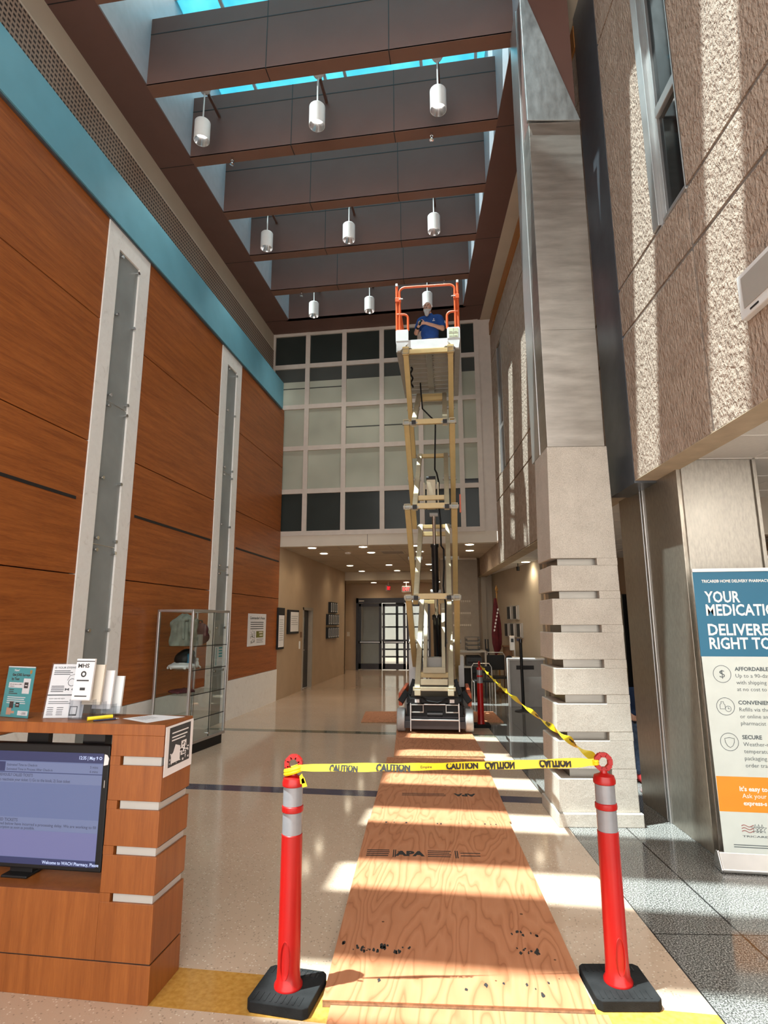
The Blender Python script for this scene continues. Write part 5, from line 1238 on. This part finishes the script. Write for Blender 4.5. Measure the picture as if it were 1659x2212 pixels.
sub('front_lip', lb(-.365, .365, -.012, .03, .215, .235).box(LU-.17, LU+.17, LV-.005, LV+.03, .445, .462), M['alu'], lf, .004, smooth=False)
sub('drive_motor', MB('R').cyl(L(-.12, .16, .29), L(.12, .16, .29), .065, 18), M['black_gloss'], lf)
sub('copper_band', MB('R').cyl(L(-.085, .15, .345), L(.085, .15, .345), .018, 10).cyl(L(-.085, .15, .235), L(.085, .15, .235), .012, 10), M['pole_wood'], lf)
sub('upper_deck', lb(-.44, .44, .10, 1.95, .46, .56), M['black'], lf, .008, smooth=False)
sub('hose', MB('R').tube([L(-.2,.05,.56), L(-.1,.0,.50), L(.05,.0,.48), L(.2,.03,.54)], .014, 8).tube([L(-.42,.1,.6), L(-.36,.02,.52), L(-.42,.05,.44)], .016, 8).tube([L(.42,.1,.6), L(.40,.02,.50), L(.44,.05,.42)], .016, 8), M['rubber'], lf)
sub('control_box', lb(-.165, .165, .50, .75, .86, 1.13), M['cab_grey'], lf, .008, smooth=False)
sub('tower_box', lb(-.50, -.375, 1.55, 1.90, .56, 1.20), M['lift_white'], lf, .01, smooth=False); sub('tower_box', lb(.40, .50, 1.5, 1.9, .56, 1.10), M['lift_white'], lf, .01, smooth=False)
# scissor stack
ZJ = [.655, 2.09, 3.565, 5.02, 6.31]; YF, YB_ = 0.0, 2.0
OX, IX = .385, .262
sub('base_pivot', lb(-.33, .33, -.02, .06, .655, .715).box(LU-.305, LU-.21, LV-.06, LV+.06, .59, .68).box(LU+.21, LU+.305, LV-.06, LV+.06, .59, .68), M['pale_steel'], lf, .006, smooth=False)
bt = sub('label_beam', lb(-.21, .21, -.012, .03, .745, .83), M['pale_steel'], lf, .004, smooth=False)
for i in range(4):
    z0, z1 = ZJ[i], ZJ[i+1]
    for sx in (-1, 1):
        sub('outer_arm', lbar((sx*OX, YF, z1), (sx*OX, YB_, z0), .092, .125, (0, z1-z0, YB_)), M['tan_steel'], lf, .007, smooth=False)
        sub('inner_arm', lbar((sx*IX, YF, z0), (sx*IX, YB_, z1), .085, .125, (0, z1-z0, -YB_)), M['pale_steel'], lf, .007, smooth=False)
        sub('centre_pin', MB('R').cyl(L(sx*.20, 1.0, (z0+z1)/2), L(sx*.45, 1.0, (z0+z1)/2), .035, 14), M['grey_steel'], lf)
    sub('cross_tube', lbar((-IX, .30, z0+.30*(z1-z0)/2), (IX, .30, z0+.30*(z1-z0)/2), .08, .08) if i in (0, 2) else lbar((-IX, 1.75, z0+1.75*(z1-z0)/2), (IX, 1.75, z0+1.75*(z1-z0)/2), .08, .08), M['tan_steel'], lf, .005, smooth=False)
    sub('cross_tube', lbar((-IX, YB_, z1), (IX, YB_, z1), .07, .09), M['tan_steel'], lf, .005, smooth=False)
for i in range(1, 5):
    z_ = ZJ[i]
    for y in (YF, YB_):
        for sx in (-1, 1):
            sub('joint_pin', MB('R').cyl(L(sx*.20, y, z_), L(sx*.455, y, z_), .033, 14), M['grey_steel'], lf)
            if y == YF:
                c_ = MB('R'); x0, x1 = sx*OX-.054, sx*OX+.054
                for a0, a1, b0, b1 in ((x0, x1, .035, .048), (x0, x1, -.048, -.035), (x0, x0+.012, -.048, .048), (x1-.012, x1, -.048, .048)): c_.box(LU+a0, LU+a1, LV-.085, LV-.06, z_+b0, z_+b1)
                sub('tube_collar', c_, M['pale_steel'], lf, smooth=False)
                if i < 4: sub('tube_mouth', lb(sx*IX-.036, sx*IX+.036, -.074, -.070, z_-.040, z_+.030), M['groove'], lf, smooth=False)
    if i < 4: sub('front_beam', lb(-IX, IX, -.03, .03, z_-.045+.02, z_+.045+.02), M['tan_steel'], lf, .005, smooth=False)
sub('front_beam', lb(-.34, .34, -.055, .0, ZJ[4]-.04, ZJ[4]+.04), M['tan_steel'], lf, .005, smooth=False)
for sx in (-1, 1): sub('platform_lug', lb(sx*OX-.055, sx*OX+.055, -.07, .05, ZJ[4]-.06, ZJ[4]+.09), M['tan_steel'], lf, .006, smooth=False)
# hydraulic rams
def ram(y0, z0, y1, z1, f, r):
    a, b = Vector(L(.035, y0, z0)), Vector(L(.035, y1, z1)); m_ = a.lerp(b, f)
    o_ = sub('hydraulic_cylinder', MB('R').cyl(a, m_, r, 18).cyl(a+(m_-a)*.94, m_, r*1.18, 18), M['black_gloss'], lf); sub('piston_rod', MB('R').cyl(m_, b, r*.48, 14), M['chrome'], o_)
    sub('end_lug', MB('R').cyl(b-Vector((.07,0,0)), b+Vector((.07,0,0)), .035, 12).cyl(a-Vector((.09,0,0)), a+Vector((.09,0,0)), .04, 12), M['grey_steel'], o_)
ram(1.55, .95, 1.0, 2.15, .72, .072); ram(.75, 2.22, .35, 3.50, .62, .060)
sub('ram_yoke', lb(-.075, .075, .30, .40, 3.60, 4.12).box(LU-.13, LU-.105, LV+.28, LV+.42, 3.6, 4.05).box(LU+.105, LU+.13, LV+.28, LV+.42, 3.6, 4.05), M['pale_steel'], lf, .005, smooth=False)
sub('yoke_roller', MB('R').cyl(L(-.08, .33, 4.13), L(.08, .33, 4.13), .04, 14), M['black'], lf)
sub('inner_frame', lbar((-.15, .25, .95), (-.15, 1.2, 2.02), .06, .08, (0,-1,1)).bar(L(.15, .25, .95), L(.15, 1.2, 2.02), .06, .08, (0,-1,1)).bar(L(-.18, .25, .95), L(.18, .25, .95), .09, .09), M['pale_steel'], lf, .005, smooth=False)
cbl = [L(-.20, 1.3, 6.30), L(-.15, .9, 5.62), L(.0, .9, 5.45), L(.09, .7, 5.3), L(.095, .1, 4.9), L(.08, .1, 4.45), L(.07, .3, 4.28), L(.10, .32, 4.22), L(.13, .5, 4.1), L(.12, .6, 3.9), L(.10, .6, 3.75), L(.13, .3, 3.6), L(.15, .1, 3.35), L(.15, .2, 2.95), L(.19, .3, 2.9), L(.19, .35, 2.6), L(.17, .4, 2.3), L(.2, .4, 2.0), L(.19, .5, 1.4), L(.17, .6, .9)]
sub('control_cable', MB('R').tube(cbl, .014, 8), M['rubber'], lf)
sub('cable_coil', MB('R').tube([L(-.33+.02*math.sin(i*1.3), .55+.02*i, 6.30-.028*i) for i in range(12)], .017, 7), M['rubber'], lf)
# platform
PW, PY0, PY1, PZ = .555, -.04, 2.14, 6.50
sub('deck', lb(-PW+.10, PW-.10, .02, PY1, 6.43, PZ), M['grey_steel'], lf, smooth=False)
for sx in (-1, 1): sub('deck_rail', lb(sx*(PW-.05)-.05, sx*(PW-.05)+.05, .02, PY1, 6.34, PZ+.06), M['grey_steel'], lf, .008, smooth=False)
k = MB('R')
for i in range(10): lb(-.45+.0, .45, .1+i*.2, .12+i*.2, 6.422, 6.43, k)
sub('deck_rib', k.box(LU-.055, LU+.055, LV+.05, LV+PY1, 6.405, 6.43), M['alu'], lf, smooth=False)
k = MB('R')
for i in range(20): k.cyl(L(.075, .1+i*.1, 6.415), L(.075, .1+i*.1, 6.43), .010, 8)
sub('rivet_row', k, M['alu'], lf)
tb = MB('R').prism([(-.36, 6.385), (-.30, 6.385), (-.27, 6.36), (.27, 6.36), (.30, 6.385), (.36, 6.385), (.36, 6.53), (-.36, 6.53)], L(0, PY0, 0), (1,0,0), (0,0,1), (0,.03,0)); sub('toe_board', tb, M['lift_white'], lf, .003, smooth=False)
for sx in (-1, 1):
    cpn = MB('R').prism([(sx*.335, 6.46), (sx*.48, 6.33), (sx*.53, 6.33), (sx*.556, 6.50), (sx*.556, 6.70), (sx*.54, 6.72), (sx*.345, 6.72), (sx*.335, 6.70)], L(0, PY0-.02, 0), (1,0,0), (0,0,1), (0,.06,0))
    sub('corner_panel', cpn, M['lift_white'], lf, .004, smooth=False)
    sub('panel_shade_line', lb(sx*.445-.105, sx*.445+.105, PY0-.024, PY0-.019, 6.505, 6.512), M['cab_grey'], lf, smooth=False)
de = sub('decal', lb(.365, .525, PY0-.025, PY0-.02, 6.53, 6.695), M['decal'], lf, smooth=False)
k = lb(.365, .525, PY0-.027, PY0-.025, 6.605, 6.61).box(LU+.44, LU+.445, LV+PY0-.027, LV+PY0-.025, 6.53, 6.695)
for i in range(4): k.box(LU+.375+.08*(i % 2), LU+.425+.08*(i % 2), LV+PY0-.027, LV+PY0-.025, 6.55+.08*(i//2), 6.556+.08*(i//2))
sub('decal_lines', k, M['cab_grey'], lf, smooth=False)
T_ = .021
ex_, ez_ = Vector((1,0,0)), Vector((0,0,1))
hp = [Vector(L(-.485, PY0, 6.72))] + [Vector(L(-.485, PY0, 7.38))] + arc(L(-.385, PY0, 7.44), .10, PI, PI/2, 6) + arc(L(.385, PY0, 7.44), .10, PI/2, 0, 6) + [Vector(L(.485, PY0, 6.72))]
sub('front_hoop', MB('R').tube(hp, T_, 12), M['orange'], lf)
for sx in (-1, 1):
    sub('corner_post', MB('R').cyl(L(sx*.535, PY0+.01, 6.70), L(sx*.535, PY0+.01, 7.57), T_*1.1, 12), M['orange'], lf)
    mp = [Vector(L(sx*.535, PY0, 7.02)), Vector(L(sx*.42, PY0, 7.02))] + arc(L(sx*.42, PY0, 6.94), .08, PI/2, PI/2+sx*PI/2, 5)[1:] + [Vector(L(sx*.34, PY0, 6.71))]
    sub('mid_hoop', MB('R').tube(mp, T_, 12), M['orange'], lf)
    sub('post_cap', lb(sx*.535-.02, sx*.535+.02, PY0-.03, PY0+.03, 7.56, 7.61), M['lift_white'], lf, .005, smooth=False)
    sub('clamp', lb(sx*.51-.05, sx*.51+.05, PY0-.028, PY0+.028, 7.26, 7.34), M['orange'], lf, .005, smooth=False)
    sub('pull_pin', MB('R').cyl(L(sx*.49, PY0-.03, 7.30), L(sx*.425, PY0-.06, 7.285), .010, 8), M['lift_white'], lf)
    for z_ in (7.52, 7.02): sub('side_rail', MB('R').cyl(L(sx*.535, PY0, z_), L(sx*.535, PY1, z_), T_, 10), M['orange'], lf)
    for y in (.72, 1.44, PY1): sub('rail_post', MB('R').cyl(L(sx*.535, y, PZ), L(sx*.535, y, 7.52), T_, 10), M['orange'], lf)
    sub('brace', MB('R').cyl(L(sx*.50, .35, 7.0), L(sx*.45, .35, 6.55), T_, 10), M['orange'], lf)
for z_ in (7.52, 7.02): sub('back_rail', MB('R').cyl(L(-.535, PY1, z_), L(.535, PY1, z_), T_, 10), M['orange'], lf)
sub('orange_flag_plate', lb(.50, .53, 1.5, 1.56, 3.75, 4.1), M['orange'], lf, smooth=False)

LA = math.radians(4.4)              # the lift stands slightly turned to the sheets
lf.location = RW(LU+math.sin(LA), LV+math.cos(LA), 0); lf.rotation_euler.z = -LA

# ------------------------------------------------------------------ the worker on the platform
WU, WV, WZ = .585, 11.03, PZ
wk = thing('person', 'bald grey-bearded man in a blue T-shirt standing in the raised lift basket', 'person', (WU, WV, WZ), None, 'R')
TURN = math.radians(-14)          # body turned a little to the picture's left
ct, st2 = math.cos(TURN), math.sin(TURN)
def Bp(x, y, z):                    # x to the picture's right, y away from the camera
    xx, yy_ = x*ct - y*st2, x*st2 + y*ct
    return RW(WU+xx, WV+yy_, WZ+z)
def cap(a, ra, b, rb_): return ('c', Bp(*a), ra, Bp(*b), rb_)
H_ = []       # body primitives
hx, hy, hz = -.035, -.05, 1.60
def ell(c_, r_): return ('e', Bp(*c_), r_)
body = [ell((hx, hy, hz), (.079, .094, .112)), ell((hx, hy-.03, hz-.055), (.060, .070, .07)), cap((hx, hy+.02, hz-.06), .058, (0, .02, 1.40), .065),
        cap((hx, hy-.092, hz+.005), .012, (hx, hy-.112, hz-.028), .016), ell((hx-.078, hy+.01, hz-.01), (.012, .02, .03)), ell((hx+.078, hy+.01, hz-.01), (.012, .02, .03)),
        ell((hx-.03, hy-.085, hz+.028), (.026, .012, .010)), ell((hx+.03, hy-.085, hz+.028), (.026, .012, .010)),
        cap((-.15, .02, 1.35), .085, (.15, .02, 1.35), .085), ell((0, .01, 1.18), (.175, .125, .22)), ell((0, -.03, 1.0), (.17, .145, .16)), ell((0, .01, .88), (.165, .125, .12)),
        cap((-.09, .01, .86), .095, (-.10, 0, .48), .068), cap((-.10, 0, .48), .066, (-.11, .02, .10), .045), cap((.09, .01, .86), .095, (.10, 0, .48), .068), cap((.10, 0, .48), .066, (.11, .02, .10), .045),
        cap((-.11, .04, .05), .045, (-.12, -.13, .035), .038), cap((.11, .04, .05), .045, (.12, -.13, .035), .038),
        # his left arm (picture right): down, then forearm across the belly
        cap((.20, .02, 1.34), .066, (.262, -.02, 1.10), .050), cap((.262, -.02, 1.10), .048, (-.03, -.24, 1.145), .032),
        # his right arm (picture left): elbow out, forearm up to the device
        cap((-.20, .02, 1.34), .066, (-.285, -.02, 1.08), .050), cap((-.285, -.02, 1.08), .047, (-.20, -.22, 1.10), .031)]
def hand(wx, wy, wz, dx, dz, curl, side):
    """palm, four unequal bent fingers and a thumb leaving the side of the palm"""
    P_ = [cap((wx, wy, wz), .027, (wx+dx*.07, wy-.01, wz+dz*.07), .030)]
    for i, ln in enumerate((.060, .070, .066, .052)):
        off = (i-1.5)*.019; bx_, bz_ = wx+dx*.085-dz*off, wz+dz*.085+dx*off
        m_ = (bx_+dx*ln*.5, wy-.022, bz_+dz*ln*.5); e_ = (bx_+dx*ln*.75, wy-.022-curl*.02+.012, bz_+dz*ln*.75-.012)
        P_ += [cap((bx_, wy-.012, bz_), .0095, m_, .0088), cap(m_, .0088, e_, .0078)]
    tx_, tz_ = wx+dx*.03-dz*side*.03, wz+dz*.03+dx*side*.03
    P_ += [cap((tx_, wy-.01, tz_), .0115, (tx_+dx*.02-dz*side*.025, wy-.03, tz_+dz*.02+dx*side*.025), .0105), cap((tx_+dx*.02-dz*side*.025, wy-.03, tz_+dz*.02+dx*side*.025), .0105, (tx_+dx*.045-dz*side*.03, wy-.045, tz_+dz*.045+dx*side*.03), .009)]
    return P_
body += hand(-.045, -.245, 1.145, -.98, .10, 1, -1) + hand(-.195, -.235, 1.105, .75, .55, 1, 1)
bo = sub('body', fuse(body, .0085, 2), M['skin'], wk)
shirt = [cap((-.155, .02, 1.35), .098, (.155, .02, 1.35), .098), ell((0, .01, 1.18), (.192, .142, .235)), ell((0, -.03, 1.02), (.190, .165, .18)), ell((0, .0, .92), (.185, .150, .10)), cap((-.19, .02, 1.345), .090, (-.250, .0, 1.19), .078), cap((.19, .02, 1.345), .090, (.248, .0, 1.19), .078), cap((0, .02, 1.38), .08, (0, .01, 1.435), .072)]
sh_o = sub('t_shirt', fuse(shirt, .011, 3), M['shirt_blue'], wk, label='royal blue T-shirt with white chest print')
sub('trousers', fuse([ell((0, .01, .87), (.18, .14, .11)), cap((-.09, .01, .84), .112, (-.10, 0, .48), .088), cap((-.10, 0, .48), .088, (-.11, .02, .10), .075), cap((.09, .01, .84), .112, (.10, 0, .48), .088), cap((.10, 0, .48), .088, (.11, .02, .10), .075)], .014, 3), M['khaki'], wk)
sub('beard', fuse([ell((hx, hy-.05, hz-.095), (.066, .052, .035)), ell((hx, hy-.080, hz-.135), (.060, .045, .06)), ell((hx, hy-.09, hz-.19), (.046, .035, .06)), cap((hx-.072, hy-.01, hz-.04), .012, (hx-.052, hy-.05, hz-.10), .024), cap((hx+.072, hy-.01, hz-.04), .012, (hx+.052, hy-.05, hz-.10), .024), cap((hx-.03, hy-.098, hz-.052), .008, (hx+.03, hy-.098, hz-.052), .008)], .007, 2), M['beard'], wk, label='long grey beard')
sub('hair_fringe', fuse([ell((hx, hy+.040, hz-.02), (.081, .068, .036))], .008, 2), M['beard'], wk)
ey_ = MB()
for s_ in (-1, 1): ey_.sphere(Bp(hx+s_*.030, hy-.086, hz+.008), .010, 10)
sub('eye', ey_, M['ink'], wk)
m_ = MB(); m_.sphere(Bp(hx, hy-.104, hz-.062), .02, 10, (1, .35, .28)); sub('mouth', m_, M['maroon'], wk)
def onshirt(x, z): return Bp(x, -.158, z)
k = MB(); k.prism([(0,0),(.05,.0),(.05,.012),(0,.012)], onshirt(.085, 1.22), (ct*1.0*CY, 1*st2+SY*ct, 0), (0,0,1), Bp(0,-.004,0)-Bp(0,0,0)).prism([(0,0),(.012,.0),(.018,.03),(.008,.03)], onshirt(.10, 1.245), (1,.05,0), (0,0,1), Bp(0,-.004,0)-Bp(0,0,0)); sub('chest_print', k, M['paper'], sh_o, smooth=False)
k = MB(); k.sphere(Bp(.318, -.03, 1.235), .03, 12, (.35, .8, 1)); sub('sleeve_patch', k, M['paper'], sh_o)
dv2 = thing('handheld_device', 'small black device held in the worker\'s hands', 'device', Bp(-.14, -.27, 1.15))
sub('body', fuse([cap((-.16, -.275, 1.125), .026, (-.13, -.275, 1.20), .024)], .006, 2), M['black'], dv2); sub('lens', MB().sphere(Bp(-.145, -.302, 1.17), .012, 10), M['teal_print'], dv2)
sub('wrist_band', fuse([('c', Bp(-.215, -.19, 1.098), .040, Bp(-.207, -.205, 1.10), .040)], .007, 1), M['black'], wk)

# ------------------------------------------------------------------ someone seated past the stone column
QU, QV = 2.70, 7.10
ch = thing('visitor_chair', 'red cushioned chair with black legs in the gap right of the stone column', 'chair', (QU, QV, 0), None, 'R')
for du in (-.22, .22):
    for dv3 in (-.2, .22): sub('leg', MB('R').cyl((QU+du, QV+dv3, 0), (QU+du, QV+dv3, .40), .014, 8), M['black'], ch)
sub('seat', MB('R').box(QU-.25, QU+.25, QV-.24, QV+.24, .40, .46), M['red_cloth'], ch, .02, smooth=False); sub('backrest', MB('R').box(QU-.24, QU+.24, QV+.22, QV+.27, .46, .90), M['red_cloth'], ch, .015, smooth=False)
sp_ = thing('person', 'person in dark blue shirt and jeans seated in the gap right of the column', 'person', (QU, QV, 0), None, 'R')
def Q(x, y, z): return RW(QU+x, QV+y, z)
def qc(a, ra, b, rb_): return ('c', Q(*a), ra, Q(*b), rb_)
pb2 = [('e', Q(0, .05, 1.24), (.075, .092, .11)), ('e', Q(0, -.03, 1.2), (.05, .05, .06)), qc((0, .07, 1.15), .055, (0, .08, 1.05), .06), qc((-.15, .1, 1.0), .075, (.15, .1, 1.0), .075), ('e', Q(0, .1, .8), (.17, .12, .24)), ('e', Q(0, .08, .56), (.18, .15, .12)),
       qc((-.09, .05, .55), .09, (-.15, -.33, .53), .068), qc((-.15, -.33, .53), .062, (-.15, -.32, .1), .045), qc((.09, .05, .55), .09, (.12, -.33, .53), .068), qc((.12, -.33, .53), .062, (.12, -.32, .1), .045),
       qc((-.15, -.30, .045), .042, (-.15, -.46, .035), .036), qc((.12, -.30, .045), .042, (.12, -.46, .035), .036),
       qc((-.2, .1, .98), .058, (-.25, .0, .74), .046), qc((-.25, .0, .74), .044, (-.17, -.22, .66), .03), qc((.2, .1, .98), .058, (.25, .0, .74), .046), qc((.25, .0, .74), .044, (.1, -.22, .66), .03)]
for s_, wx in ((1, -.17), (-1, .1)):
    pb2 += [qc((wx, -.22, .66), .028, (wx, -.29, .65), .030)] + [qc((wx-.028+.019*i, -.30, .652), .0095, (wx-.028+.019*i, -.35-.006*(i in (1, 2)), .635), .008) for i in range(4)] + [qc((wx+s_*.03, -.25, .665), .011, (wx+s_*.045, -.30, .66), .009)]
sub('body', fuse(pb2, .009, 2), M['skin'], sp_)
sub('shirt', fuse([qc((-.155, .1, 1.0), .088, (.155, .1, 1.0), .088), ('e', Q(0, .1, .8), (.19, .14, .26)), ('e', Q(0, .08, .62), (.19, .16, .10)), qc((-.2, .1, .98), .078, (-.24, .03, .80), .066), qc((.2, .1, .98), .078, (.24, .03, .80), .066)], .012, 3), M['navy_cloth'], sp_)
sub('trousers', fuse([('e', Q(0, .07, .55), (.195, .17, .115)), qc((-.09, .05, .55), .105, (-.15, -.33, .53), .085), qc((-.15, -.33, .53), .083, (-.15, -.32, .13), .068), qc((.09, .05, .55), .105, (.12, -.33, .53), .085), qc((.12, -.33, .53), .083, (.12, -.32, .13), .068)], .012, 3), M['jeans'], sp_)
sub('shoe', fuse([qc((-.15, -.29, .05), .052, (-.15, -.47, .045), .045)], .01, 2), M['red_cloth'], sp_); sub('shoe', fuse([qc((.12, -.29, .05), .052, (.12, -.47, .045), .045)], .01, 2), M['red_cloth'], sp_)
sub('hair', fuse([('e', Q(0, .075, 1.28), (.086, .095, .10))], .01, 2), M['ink'], sp_)
bd = thing('black_display', 'tall black display panel in the gap right of the stone column', 'display', (2.45, 6.30, 0), None, 'R')
sub('panel', MB('R').box(2.31, 2.80, 6.28, 6.31, 1.04, 1.99), M['black_gloss'], bd, smooth=False); sub('pole', MB('R').cyl((2.68, 6.33, .02), (2.68, 6.33, 1.8), .025, 10), M['black'], bd); sub('base', MB('R').lathe((2.68, 6.33, 0), [(.2, 0), (.2, .015), (.03, .03)], 20), M['black'], bd)

# drop helper-only data
for me in [m_ for m_ in bpy.data.meshes if m_.users == 0]: bpy.data.meshes.remove(me)
